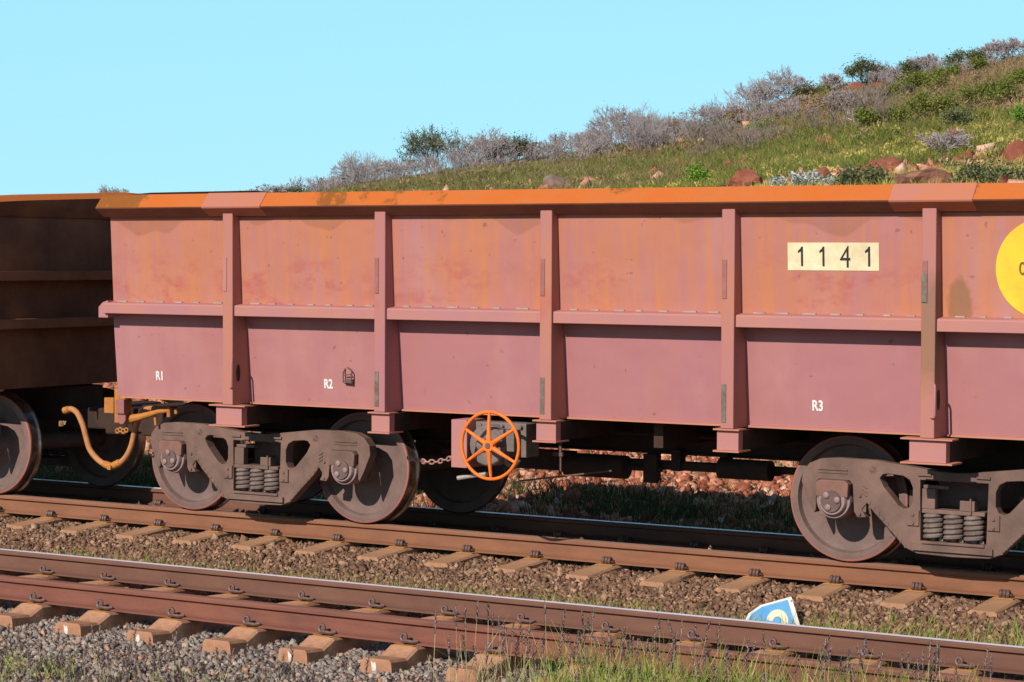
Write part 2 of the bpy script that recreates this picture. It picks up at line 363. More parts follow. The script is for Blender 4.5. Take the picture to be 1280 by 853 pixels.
# stones -----------------------------------------------------------
def ico():
    t = (1+5**.5)/2
    v = np.array([(-1,t,0),(1,t,0),(-1,-t,0),(1,-t,0),(0,-1,t),(0,1,t),(0,-1,-t),(0,1,-t),(t,0,-1),(t,0,1),(-t,0,-1),(-t,0,1)], float)
    f = np.array([(0,11,5),(0,5,1),(0,1,7),(0,7,10),(0,10,11),(1,5,9),(5,11,4),(11,10,2),(10,7,6),(7,1,8),(3,9,4),(3,4,2),(3,2,6),(3,6,8),(3,8,9),(4,9,5),(2,4,11),(6,2,10),(8,6,7),(9,8,1)])
    return v/np.linalg.norm(v[0]), f
IV, IF = ico()
CV = np.array([(-1,-1,-1),(1,-1,-1),(1,1,-1),(-1,1,-1),(-.8,-.8,1),(.8,-.8,1),(.8,.8,1),(-.8,.8,1)])*.75
CF = np.array([(0,2,1),(0,3,2),(4,5,6),(4,6,7),(0,1,5),(0,5,4),(1,2,6),(1,6,5),(2,3,7),(2,7,6),(3,0,4),(3,4,7)])
def randrot(n):
    q = RNG.normal(size=(n, 4)); q /= np.linalg.norm(q, axis=1)[:, None]; a, b, c, d = q.T
    return np.stack([1-2*(c*c+d*d), 2*(b*c-a*d), 2*(b*d+a*c), 2*(b*c+a*d), 1-2*(b*b+d*d), 2*(c*d-a*b), 2*(b*d-a*c), 2*(c*d+a*b), 1-2*(b*b+c*c)], 1).reshape(n, 3, 3)
def stones(name, px, py, size, mat, lift=.2, pz=None):
    n = len(px); s = size*np.exp(RNG.normal(0, .28, n)); sh = RNG.uniform(.42, 1.25, (n, 1, 3))
    V = (CV[None]+RNG.normal(0, .26, (n, 8, 3)))*sh*s[:, None, None]
    V = np.einsum('nij,nkj->nki', randrot(n), V)
    z = (ground(px, py) if pz is None else pz)+s*lift+RNG.uniform(-.2, .35, n)*s
    V += np.stack([px, py, z], 1)[:, None, :]
    F = CF[None]+8*np.arange(n)[:, None, None]
    return bulk(name, V.reshape(-1, 3), F.reshape(-1, 3), mat)
def scatter(n, x0, x1, y0, y1): return RNG.uniform(x0, x1, n), RNG.uniform(y0, y1, n)
def off_sleepers(x, y, x0, sp, ya, yb, hw=.10):
    d = np.abs((x-x0+sp/2) % sp-sp/2); return ~((d < hw) & (y > ya) & (y < yb))
x, y = scatter(72000, -10, 5.8, -2.3, .3); k = off_sleepers(x, y, -5.555, .651, -.56, 2.1); x, y = x[k], y[k]
tag(stones('ballast_stones', x, y, .0165, 'stone_brown'), 'brown crushed rock ballast between the two tracks', None, None, 'stuff')
x, y = scatter(62000, -7, 4.5, -5.6, -2.2); k = off_sleepers(x, y, -2.545, .652, FY0-.47, FY0+1.97); x, y = x[k], y[k]
tag(stones('ballast_gravel', x, y, .0155, 'stone_grey'), 'grey crushed rock ballast under and before the near track', None, None, 'stuff')
x, y = scatter(5000, -16, 6.5, .3, 2.6)
tag(stones('shaded_ballast', x, y, .035, 'stone_brown'), 'shaded ballast lying under the wagons', None, None, 'stuff')
x, y = scatter(26000, -20, 4, 4.0, 12)
kk = smoothnoise(x*2.2, y*2.2) > -.7
tag(stones('red_rubble', x[kk], y[kk], .05, 'stone_red', .1), 'red rock rubble on the bank behind the wagons', None, None, 'stuff')

# grass ------------------------------------------------------------
def blades(name, px, py, h, wd, mat, lean=.35, nb=1, curve=.3, pz=None, spread=0, taper=.15):
    px = np.repeat(px, nb)+RNG.normal(0, 1, len(px)*nb)*spread; py = np.repeat(py, nb)+RNG.normal(0, 1, len(py)*nb)*spread
    n = len(px); hh = (np.repeat(h, nb) if np.ndim(h) else h)*RNG.uniform(.45, 1.15, n); a = RNG.uniform(0, 2*np.pi, n); le = RNG.normal(0, lean, n)+.1
    z0 = ground(px, py)-.02 if pz is None else np.repeat(pz, nb)
    dirx, diry = np.cos(a), np.sin(a); fa = RNG.uniform(0, np.pi, n); wx, wy = np.cos(fa)*wd, np.sin(fa)*wd
    lv = []
    for t, ww in ((0, 1), (.5, .75), (1, taper)):
        off = le*t*hh+curve*t*t*hh*np.sign(le)*.6; z = z0+hh*(t-.15*abs(le)*t*t)
        cx, cy = px+dirx*off, py+diry*off
        lv += [np.stack([cx-wx*ww, cy-wy*ww, z], 1), np.stack([cx+wx*ww, cy+wy*ww, z], 1)]
    V = np.stack(lv, 1).reshape(-1, 3); b = 6*np.arange(n)[:, None, None]
    F = np.array([[0, 1, 3, 2], [2, 3, 5, 4]])[None]+b
    return bulk(name, V, F.reshape(-1, 4), mat)
def clumpy(n, x0, x1, y0, y1, th, f=1.0, ph=0):
    x, y = scatter(n, x0, x1, y0, y1); k = smoothnoise(x*f+ph, y*f*1.7+ph)+RNG.normal(0, .25, n) > th; return x[k], y[k]

# ------------------------------------------------------------------ tracks
RH = .165
def rail_profile():
    h = [( .0365, -.010), (.031, -.002), (.020, 0), (-.021, -.005), (-.031, -.010), (-.0365, -.018), (-.0365, -.038), (-.009, -.050), (-.008, -.132), (-.030, -.143), (-.073, -.153), (-.073, -RH), (.073, -RH), (.073, -.153), (.030, -.143), (.008, -.132), (.009, -.050), (.0365, -.038)]
    return h
def make_rail(y, z, x0, x1, label, top, body='rail_rust', ang=0):
    pr = rail_profile(); n = len(pr); m = MB()
    vs = [(xx, a, b) for xx in (x0, x1) for a, b in pr]
    m.add(vs, [tuple(range(n)), tuple(range(2*n-1, n-1, -1))])
    for i in range(n):
        j = (i+1) % n; m.add([vs[i], vs[j], vs[n+j], vs[n+i]], [(3, 2, 1, 0)], 1 if i in (2,) or (i in (1, 3) and top != 'rail_polished_glint') else 0)
    o = m.build('rail', [body, top]); o.location = (0, y, z); o.rotation_euler = (ang, 0, 0)
    return tag(o, label, 'rail', 'rails of the two tracks')
A1 = math.atan2(-.034, 1.505); A2 = math.atan2(-.070, 1.505)
FY, FZ = -3.398, -.116
make_rail(0, 0, -26, 14, 'near rail of the far track, lit brown web with the wagon wheels standing on it', 'rail_dull_top', 'rail_rust', A1)
make_rail(1.505, -.034, -26, 14, 'shadowed black rail under the wagons with a thin bright top line', 'rail_polished_glint', 'rail_rust_dark_shade', A1)
make_rail(FY+1.505, FZ-.070, -26, 14, 'rail with bright polished silver top, behind the frontmost rail', 'rail_polished_glint', 'rail_rust_dark_shade', A2)
make_rail(FY, FZ, -26, 14, 'frontmost rusty red brown rail with dull top nearest the camera', 'rail_red_top', 'rail_rust_red', A2)

def e_clip(m, x, y, z, s, sgn=1, fat=1):
    # coil ring standing beside the rail foot plus a tail lying on it
    pts = []
    for k in range(15):
        a = -.6+k/14*5.2; pts.append((x-.035*s+.022*s*math.cos(a)+.0016*k*s, y+sgn*.012*(k/14-.5), z+.034*s+.022*s*math.sin(a)))
    m.tube(pts, .0078*s*fat, 6)
    pts = [(x-.03*s, y+.01*sgn, z+.014*s), (x+.00*s, y+.02*sgn, z+.020*s), (x+.035*s, y+.005*sgn, z+.016*s), (x+.055*s, y-.012*sgn, z+.022*s), (x+.05*s, y-.03*sgn, z+.012*s)]
    m.tube(pts, .0085*s*fat, 6)
def coil_clip(m, x, y, z):
    for dx in (-.028, .0, .026):
        pts = [(x+dx, y+.021*math.cos(a), z+.028+.021*math.sin(a)) for a in np.linspace(0, 2*math.pi, 11)[:-1]]
        m.tube(pts, .0135, 7, closed=True)
    m.box(x-.034, x+.034, y-.012, y+.012, z+.002, z+.03)
    m.tube([(x+.03, y, z+.02), (x+.055, y-.01, z+.024), (x+.062, y+.012, z+.012)], .008, 6)
def make_sleeper(front):
    o = empty('sleeper')
    w_ = .112 if front else .105; zt = -RH-.004
    if front: pr = [(-.445,-.055-RH),(-.255,-.062-RH),(-.135,zt),(.30,zt),(.46,-.03-RH),(1.045,-.03-RH),(1.205,zt),(1.64,zt),(1.76,-.062-RH),(1.95,-.055-RH)]
    else: pr = [(-.55,-.046-RH),(-.14,zt-.004),(.25,zt),(.42,-.02-RH),(1.085,-.02-RH),(1.255,zt),(1.645,zt-.004),(2.05,-.046-RH)]
    bz = -.38
    m = MB(); ch = .016; vs = []; n = len(pr)
    for (y, z) in pr: vs += [(-w_-.02, y, bz), (-w_, y, z-ch), (-w_+ch, y, z), (w_-ch, y, z), (w_, y, z-ch), (w_+.02, y, bz)]
    fs = [(0,1,2,3,4,5), tuple(6*(n-1)+k for k in (5,4,3,2,1,0))]
    for i in range(n-1):
        for k in range(6): a, b = 6*i+k, 6*i+(k+1)%6; fs.append((a, a+6, b+6, b))
    m.add(vs, fs)
    m.build('body', 'sleeper_concrete_front' if front else 'sleeper_concrete', o)
    if front:
        q = [(-.03, -.20), (-.012, -.215), (.004, -.205), (.012, -.24), (.006, -.28), (.012, -.315), (-.004, -.325), (-.016, -.29), (-.022, -.25)]
        MB().prismy([(a-.01, b-.035) for a, b in q], -.4475, -.4455).build('lime_stain', 'lime_white', o)
    for yc, sg in ((-.085, -1), (.085, 1), (1.505-.085, -1), (1.505+.085, 1)):
        k = MB()
        if front: e_clip(k, 0, yc, zt+.004, 1.25, sg, 1.15)
        else: coil_clip(k, 0, yc, zt+.002)
        c = k.build('rail_clip', 'clip_steel', o, smooth=True)
        p = MB().box(-.075, .075, yc-(.055 if sg < 0 else .025), yc+(.055 if sg > 0 else .025), zt-.0015, zt+.004); p.build('insulator_pad', 'pad_ochre', c)
    return o
ORD = ['leftmost', 'second from the left', 'third from the left', 'fourth from the left', 'fifth from the left', 'sixth from the left', 'seventh from the left', 'eighth from the left', 'ninth from the left', 'tenth from the left', 'eleventh from the left', 'twelfth from the left', 'thirteenth from the left', 'fourteenth from the left', 'fifteenth from the left', 'sixteenth from the left', 'seventeenth from the left']
back0 = make_sleeper(False); front0 = make_sleeper(True)
nb = 0
for i in range(-1, 16):
    o = back0 if nb == 0 else copy_tree(back0)
    o.location = (-5.555+.651*i+random.uniform(-.012, .012), 0, 0); o.rotation_euler = (A1, 0, random.uniform(-.012, .012))
    tag(o, 'flat brown concrete sleeper under the wagons\' track, %s' % (ORD[nb] if i < 15 else 'rightmost at the frame edge'), 'sleeper', 'sleepers of the far track'); nb += 1
nb = 0
for i in range(-1, 13):
    o = front0 if nb == 0 else copy_tree(front0, skip=('lime_stain',) if i % 3 == 0 else ())
    o.location = (-2.545+.652*i+random.uniform(-.015, .015), FY, FZ); o.rotation_euler = (A2, 0, random.uniform(-.015, .015))
    tag(o, 'stepped orange brown concrete sleeper of the nearest track, %s' % ORD[nb], 'sleeper', 'sleepers of the near track'); nb += 1
for i in range(-6, -1):
    o = copy_tree(front0); o.location = (-2.545+.652*i, FY, FZ); o.rotation_euler = (A2, 0, 0)
    tag(o, 'sleeper of the nearest track showing only a clip between its rails, %s' % ORD[i+6], 'sleeper', 'sleepers of the near track')

# ------------------------------------------------------------------ ore wagon
AX1 = -3.907; WB = 1.842; BC = (-2.986, 3.255); WR = .470; XL, XR = -4.315, 4.66; PITCH = 10.476
POST = [-2.955+1.5425*i for i in range(5)]
TCY = .7525
def mir(y): return 2*TCY-y
wag = empty('ore_wagon')
tag(wag, 'faded pink ore wagon with orange stained rim, number plate 1141 and orange handwheel', 'ore wagon', 'ore wagons of the train')
PT, PB = -.665, -.625     # upper panel top/bottom outer Y
LT, LB = -.570, -.505     # lower panel
Z0, Z1, Z2, Z3 = 1.02, 1.80, 2.585, 2.665
def hull(near):
    fy = (lambda y: y) if near else mir
    bays = [(XL, POST[0]-.045)]+[(POST[i]+.045, POST[i+1]-.045) for i in range(4)]+[(POST[4]+.045, XR)]
    if not near: bays = [(XL, XR)]
    for a, b in bays:
        for nm, y0, y1, z0, z1, mt in (('upper_panel', PB, PT, 1.845, Z2+.02, 'paint_upper'), ('lower_panel', LB, LT, Z0, 1.80, 'paint_lower')):
            t = .014 if near else -.014
            m = MB(); q = [(fy(y0), z0), (fy(y1), z1), (fy(y1)+t, z1), (fy(y0)+t, z0)]
            if near: q = q[::-1]
            m.prismx(q, a-(.055 if nm == 'lower_panel' and a == XL and near else 0), b); m.build(nm, mt, wag)
hull(True); hull(False)
# mid rib: angle section between the posts, weld dashes along its top
def rib(a, b, near=True):
    fy = (lambda y: y) if near else mir
    m = MB(); q = [(fy(PB+.01), 1.852), (fy(-.722), 1.838), (fy(-.732), 1.828), (fy(-.732), 1.748), (fy(-.56), 1.748), (fy(-.56), 1.80), (fy(PB+.01), 1.80)]
    if not near: q = q[::-1]
    m.prismx(q, a, b)
    o = m.build('side_rib', 'paint_pink', wag, bevel=.004)
    if near:
        m = MB(); xx = a+.1
        while xx < b-.12:
            m.box(xx, xx+random.uniform(.05, .11), PB-.02, PB-.004, 1.846, 1.857); xx += random.uniform(.17, .23)
        m.build('weld_bead', 'pale_metal', o)
ribs = [(XL-.03, POST[0]-.05)]+[(POST[i]+.055, POST[i+1]-.055) for i in range(4)]+[(POST[4]+.055, XR+.03)]
for a, b in ribs: rib(a, b)
rib(XL, XR, False)
# posts: tapered box sections with a proud narrow wear strip, plates and stains
for i, px in enumerate(POST):
    m = MB()
    q = [(-.752, 1.005), (-.49, 1.005), (-.60, 2.62), (-.752, 2.62)]
    m.prismx(q, px-.052, px+.052)
    o = m.build('side_post', 'paint_post', wag, bevel=.006)
    s_ = MB().box(px-.045, px-.008, -.758, -.749, 1.955, 2.24); s_.build('wear_strip', 'worn_patch' if i else 'paint_pink', o, bevel=.002)
    if i in (1, 2, 3):
        MB().box(px-.044, px-.006, -.757, -.749, 1.05, 1.33).build('bare_patch', 'bare_patch', o)
    if i == 4:
        MB().box(px-.05, px-.008, -.7605, -.749, 1.95, 2.15).build('bare_patch', 'bare_patch', o)
    if i in (0, 4):
        m = MB(); m.tube([(px-.03+.06, -.757, 1.15), (px+.062, -.775, 1.155), (px+.066, -.78, 1.17), (px+.066, -.78, 1.36), (px+.060, -.77, 1.378), (px+.05, -.757, 1.382)], .008, 6)
        m.build('grab_iron', 'paint_pink', o, smooth=True)
        m = MB(); pts = [(px+.0535, -.675+.028*math.cos(a), 1.27+.075*math.sin(a)) for a in np.linspace(0, 2*math.pi, 15)[:-1]]
        n = len(pts); m.add(pts, [tuple(range(n))]); m.build('drain_slot', 'underframe_dark_shade', o)
    m = MB(); q = [(mir(-.752), 1.005), (mir(-.752), 2.62), (mir(-.665), 2.62), (mir(-.600), 1.005)]
    m.prismx(q, px-.052, px+.052); m.build('side_post', 'paint_post', wag, bevel=.006)
# top rim
def rimprof(o, f):
    q = [(-.720-o*.7, 2.772+o*.6), (-.818-o, 2.660), (-.812-o, 2.650-o*.5), (-.715, 2.582), (-.680, 2.578), (-.64, 2.578), (-.64, 2.772+o*.6)]
    q = [(f(a), b) for a, b in q]; return q
for near in (True, False):
    f = (lambda y: y) if near else mir
    m = MB(); q = rimprof(0, f)
    if not near: q = q[::-1]
    n = len(q)
    if near:
        # mitred left end leaning inwards like the photo, dark notches at the sleeves
        vs = []
        for xx, k in ((XL-.035, 1), (XR+.035, -1)):
            for a, b in q: vs.append((xx+k*(0.0 if a < -.8 else .0), a, b))
        m.add(vs, [tuple(range(n-1,-1,-1)), tuple(range(n, 2*n))]+[(i, (i+1)%n, n+(i+1)%n, n+i) for i in range(n)], 0)
        m.mi = [0]*len(m.f)
        for k_ in (4, 5): m.mi[2+k_-1] = 0
    else: m.prismx(q, XL-.035, XR+.035)
    # downward faces take a brown darkened for their shade, upper faces are ore stained
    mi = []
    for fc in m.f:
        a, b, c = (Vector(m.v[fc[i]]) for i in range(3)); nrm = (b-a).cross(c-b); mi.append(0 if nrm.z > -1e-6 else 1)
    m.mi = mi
    rim = m.build('top_rim', ['ore_stained_rim', 'rim_underside_shade'], wag)
    if near:
        for a, b, mt in ((-3.18, -2.565, 'sleeve_paint'), (2.94, 3.55, 'sleeve_paint')):
            m = MB(); m.prismx(rimprof(.008, f), a, b); m.build('rim_sleeve', mt, rim, bevel=.003)
# end walls
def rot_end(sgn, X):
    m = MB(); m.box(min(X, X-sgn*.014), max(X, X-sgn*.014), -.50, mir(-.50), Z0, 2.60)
    e = m.build('end_wall', 'end_wall_shade_paint', wag)
    for z in ((1.76,) if sgn < 0 else (1.62, 2.06)):
        m = MB(); a, b = sorted((X+sgn*.002, X+sgn*.115)); y0 = -.76 if sgn > 0 else -.50
        m.box(a, b, y0, mir(y0), z+.03, z+.042); a, b = sorted((X+sgn*.103, X+sgn*.115)); m.box(a, b, y0, mir(y0), z-.045, z+.0299)
        m.build('end_rib', 'end_rib_rust', e)
    m = MB(); ys_ = [-.78 if sgn > 0 else -.60, -.2, 1.30, 1.50, 1.68, mir(-.78)]; zt = [2.772, 2.805, 2.865, 2.855, 2.80, 2.772]; vs = []
    for yy, zz in zip(ys_, zt): vs += [(X-sgn*.06, yy, zz), (X+sgn*.025, yy, zz-.005), (X+sgn*.105, yy, zz-.055), (X+sgn*.02, yy, 2.60), (X-sgn*.06, yy, 2.60)]
    fs = [(0, 1, 2, 3, 4), tuple(25+k for k in (4, 3, 2, 1, 0))]
    for a in range(5):
        for b in range(5): fs.append((a*5+b, a*5+(b+1) % 5, a*5+5+(b+1) % 5, a*5+5+b))
    if sgn < 0: fs = [f[::-1] for f in fs]
    m.add(vs, fs); m.mi = [0, 0]+[0, 0, 1, 1, 1]*5; m.build('end_rim', ['ore_stained_rim', 'end_wall_shade_paint'], e)  # lower rim faces take the wall colour with shade painted in
    # corner gusset where the side rib wraps the end
    m = MB(); q = [(X, 1.86), (X+sgn*.06, 1.84), (X+sgn*.105, 1.80), (X+sgn*.105, 1.71), (X, 1.71)]
    if sgn > 0: q = q[::-1]
    m.prismy(q[::-1], -.70, -.62); m.build('corner_gusset', 'paint_pink', e)
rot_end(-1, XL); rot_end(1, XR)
MB().box(XL+.02, XR-.02, -.49, mir(-.49), 1.02, 1.034).build('floor', 'inside_ore_dust', wag)
m = MB(); m.box(XL, XR, -.528, -.42, 1.004, 1.0195); m.box(XL, XR, mir(-.42), mir(-.528), 1.004, 1.0195); m.build('side_sill', 'paint_shelf_edge', wag)
# underframe: centre sill, cross bearers with boxed ends (the pink feet), brake rigging
m = MB(); m.box(XL+.05, XR-.05, .52, .98, .69, 1.0); m.box(XL+.05, XR-.05, .47, 1.03, .675, .692)
for px in (-.63, .9): m.box(px-.04, px+.04, -.35, mir(-.35), .80, 1.0)
m.build('underframe', 'underframe_dark_shade', wag)
for i, px in enumerate(POST):
    big = i in (0, 4); hw = .135 if big else .087; fl = .19 if big else .105; zb = .835 if big else .845; yi = -.35
    for near in (True, False):
        f = (lambda y: y) if near else mir
        ys_ = sorted((f(-.735), f(.50)))
        m = MB(); m.box(px-hw+.002, px+hw-.002, *sorted((f(-.66), f(.50))), zb, .992); o = m.build('cross_bearer', 'underframe_dark_shade', wag)  # web painted near black for the shade behind the pink end
        m = MB(); m.box(px-hw, px+hw, *sorted((f(-.735), f(-.661))), zb, .992); m.build('end_plate', 'paint_pink', o, bevel=.002)
        ys_ = sorted((f(-.765), f(.50)))
        ys2 = sorted((f(-.765), f(-.634)))
        MB().box(px-fl, px+fl, ys2[0], ys2[1], .9925, 1.0035).build('bearer_flange', 'paint_shelf_edge', o)
        m = MB(); m.box(px-fl, px+fl, *sorted((f(-.765), f(-.56))), zb-.012, zb-.0005); m.build('bearer_flange', 'paint_shelf_edge', o)
m = MB()
m.tube([(-1.6, .45, .60), (2.4, .45, .60)], .030, 8)
m.tube([(-1.6, .25, .86), (2.6, .25, .84)], .018, 6)
m.box(-.95, -.30, .38, .50, .50, .66); m.box(-.25, .05, .42, .50, .495, .63); m.box(.10, 1.55, .42, .48, .555, .612)
m.box(1.05, 1.12, .40, .50, .55, .72); m.box(.62, .70, .40, .50, .55, .72)
m.lathe([(-.28, .02), (-.28, .095), (.28, .095), (.28, .02)], (-.05, .38, .56), 20, axis='x')
m.lathe([(-.22, .02), (-.22, .08), (.22, .08), (.22, .02)], (1.3, .35, .60), 18, axis='x')
m.tube([(.23, .38, .56), (.55, .38, .56)], .022, 8)
m.box(.40, .52, .34, .42, .45, .68); m.tube([(.46, .36, .46), (.50, .3, .40), (.56, .3, .42), (.58, .3, .50)], .01, 6)
m.build('brake_rigging', 'underframe_dark_shade', wag)
m = MB(); m.tube([(-.46, -.15, .455), (.30, .0, .565)], .008, 6); m.tube([(-.10, -.12, .52), (-.10, -.12, .84)], .014, 6); m.box(-.16, -.07, -.14, -.11, .67, .70); m.build('slack_adjuster_rod', 'bogie_dark', wag)
# handbrake gear
m = MB(); m.box(-.745, -.60, -.72, -.10, .595, .972); m.build('gear_bracket', 'paint_pink', wag, bevel=.003)
m = MB(); m.box(-.595, -.13, -.60, -.40, .69, .955)
m.lathe([(-.12, .02), (-.12, .15), (-.10, .165), (.05, .165)], (-.42, -.60, .78), 28)
m.lathe([(-.12, .02), (-.11, .05), (.0, .06)], (-.45, -.64, .79), 16)
m.box(-.33, -.18, -.70, -.58, .74, .91); m.tube([(-.30, -.66, .70), (-.26, -.66, .64), (-.20, -.66, .62), (-.16, -.66, .68)], .022, 8)
for bx, bz in ((-.54, .93), (-.17, .93), (-.34, .93), (-.53, .74), (-.36, .66)): m.lathe([(-.02, .016), (0, .016)], (bx, -.61, bz), 6)
m.build('brake_gear', 'gear_grey', wag, bevel=.006)
HX, HZ, HR = -.272, .800, .259
hw_ = MB(); pts = [(HX+HR*math.cos(a), -.90, HZ+HR*math.sin(a)) for a in np.linspace(0, 2*math.pi, 49)[:-1]]
hw_.tube(pts, .0135, 10, closed=True); hwo = hw_.build('brake_handwheel', 'handwheel_orange', wag, smooth=True)
for k in range(6):
    a = R(90+60*k+2); m = MB(); ca, sa = math.cos(a), math.sin(a)
    m.tube([(HX+ca*.035, -.915, HZ+sa*.035), (HX+ca*.14, -.912, HZ+sa*.14), (HX+ca*(HR-.005), -.90, HZ+sa*(HR-.005))], [.021, .015, .011], 8)
    m.build('spoke', 'handwheel_orange', hwo, smooth=True)
m = MB(); m.lathe([(-.03, .0345), (-.03, .046), (.02, .046), (.02, .02)], (HX, -.905, HZ), 20); m.build('hub', 'handwheel_orange', hwo, smooth=True)
m = MB(); m.tube([(HX, -.94, HZ), (HX, -.60, HZ)], .024, 10); m.build('shaft', 'bogie_dark', hwo, smooth=True)
m = MB(); m.tube([(-.75, -.62, .500), (-.50, -.56, .545)], [.018, .015], 8); m.build('release_handle', 'pale_metal', wag, smooth=True)
# chain
cp = [(-1.42, -.3, .60), (-1.33, -.32, .592), (-1.24, -.34, .583), (-1.12, -.36, .590), (-1.0, -.4, .618), (-.88, -.45, .655), (-.72, -.5, .70)]
m = MB(); tot = 15
for k in range(tot):
    t = k/(tot-1)*(len(cp)-1); i = min(int(t), len(cp)-2); u = t-i; p = Vector(cp[i]).lerp(Vector(cp[i+1]), u); d = (Vector(cp[i+1])-Vector(cp[i])).normalized()
    side = Vector((0, 1, 0)) if k % 2 else Vector((0, 0, 1)); pts = [p+d*.034*math.cos(a)+side*.017*math.sin(a) for a in np.linspace(0, 2*math.pi, 13)[:-1]]
    m.tube(pts, .0065, 6, closed=True)
m.build('handbrake_chain', 'chain_pink', wag, smooth=True)
# couplers and air hoses at both ends
def coupler(sgn, X):
    m = MB()
    def bx(a, b, *r): a, b = X+sgn*a, X+sgn*b; m.box(min(a, b), max(a, b), *r)
    bx(-.20, .42, .62, .88, .60, .80); bx(.40, .66, .50, 1.02, .57, .86); bx(.60, .72, .52, .72, .60, .83)
    c = m.build('coupler', 'underframe_dark_shade', wag, bevel=.02)  # coupler coloured near black for the shade in the gap
    f = (lambda y: y) if sgn < 0 else mir
    def by(m, a, b, y0, y1, z0, z1): a, b = sorted((X-sgn*a, X-sgn*b)); y0, y1 = sorted((f(y0), f(y1))); m.box(a, b, y0, y1, z0, z1)
    def P(a, y, z): return (X-sgn*a, f(y), z)
    m = MB(); by(m, -.285, -.175, -.43, -.36, .853, .99); by(m, -.175, -.115, -.42, -.37, .77, 1.07); by(m, -.115, -.015, -.42, -.37, .98, 1.04); by(m, -.115, -.015, -.42, -.37, .76, .84); by(m, -.05, -.015, -.42, -.37, .84, .98)
    m.tube([P(-.06, -.40, .80), P(.10, -.40, .83), P(.30, -.38, .885), P(.42, -.36, .90)], [.045, .032, .022, .02], 8)
    m.tube([P(-.10, -.41, 1.0), P(-.03, -.41, .91), P(-.10, -.41, .84)], .013, 6)
    m.tube([P(.40, -.36, .84), P(.40, -.36, .93)], .022, 6); m.tube([P(.48, -.36, .87), P(.48, -.36, .915)], .018, 6); m.tube([P(.25, -.36, .76), P(.24, -.36, .86)], .015, 6)
    m.build('uncoupling_bracket', 'yellow_ochre_coupler', wag, bevel=.006)
    m = MB(); by(m, -.085, .005, -.50, -.44, .86, .985)
    pr = [(-.085, .86), (-.085, .80), (-.068, .775), (-.04, .765), (-.012, .775), (.005, .80), (.005, .86)]; pr = [(X-sgn*a, b) for a, b in pr]
    m.prismy(pr if sgn > 0 else pr[::-1], *sorted((f(-.48), f(-.455)))); m.build('hose_bracket', 'worn_patch', wag, bevel=.004)
    m = MB()
    for k in range(4):
        pts = [P(-.14+.035*k+.019*math.cos(q), -.42, .70+.012*(k % 2)+.019*math.sin(q)) for q in np.linspace(0, 2*math.pi, 11)[:-1]]; m.tube(pts, .007, 6, closed=True)
    m.build('chain_link', 'yellow_ochre_coupler', wag, smooth=True)
coupler(-1, XL); coupler(1, XR)
HM = (-5.24, .30, .29)      # where the two hoses meet
def spl(P, n=40):
    P = [Vector(p) for p in P]; out = []
    for i in range(len(P)-1):
        p0, p1, p2, p3 = P[max(i-1, 0)], P[i], P[i+1], P[min(i+2, len(P)-1)]
        for k in range(8):
            t = k/8; out.append(.5*((2*p1)+(p2-p0)*t+(2*p0-5*p1+4*p2-p3)*t*t+(3*p1-p0-3*p2+p3)*t*t*t))
    out.append(P[-1]); return out
HY = -.10
m = MB(); m.tube(spl([(-4.20, .05, .86), (-4.32, -.05, .88), (-4.40, HY, .872), (-4.469, HY, .815), (-4.525, HY, .69), (-4.57, HY, .54), (-4.63, HY, .44), (-4.71, HY, .375), (-4.78, HY, .350)]), .027, 10)
h = m.build('air_hose', 'hose_rubber', wag, smooth=True)
m = MB(); m.tube([(-4.70, HY, .385), (-4.76, HY, .358), (-4.795, HY, .350)], [.034, .036, .03], 10); m.box(-4.815, -4.775, HY-.05, HY+.03, .315, .355); m.build('glad_hand', 'yellow_ochre_coupler', h, bevel=.004)
ox = PITCH
m = MB(); m.tube(spl([(-5.33+ox, HY, .835), (-5.28+ox, HY, .842), (-5.21+ox, HY, .805), (-5.145+ox, HY, .70), (-5.10+ox, HY, .57), (-5.06+ox, HY, .48), (-4.98+ox, HY, .405), (-4.90+ox, HY, .362), (-4.83+ox, HY, .345)]), .027, 10)
h = m.build('air_hose', 'hose_rubber', wag, smooth=True)
m = MB(); m.tube([(-4.89+ox, HY, .36), (-4.83+ox, HY, .345), (-4.80+ox, HY, .345)], [.034, .036, .03], 10); m.build('glad_hand', 'yellow_ochre_coupler', h, bevel=.004)
m = MB(); m.tube([(-5.37+ox, HY, .825), (-5.31+ox, HY, .84)], .034, 10); m.build('hose_nipple', 'yellow_ochre_coupler', h, smooth=True)

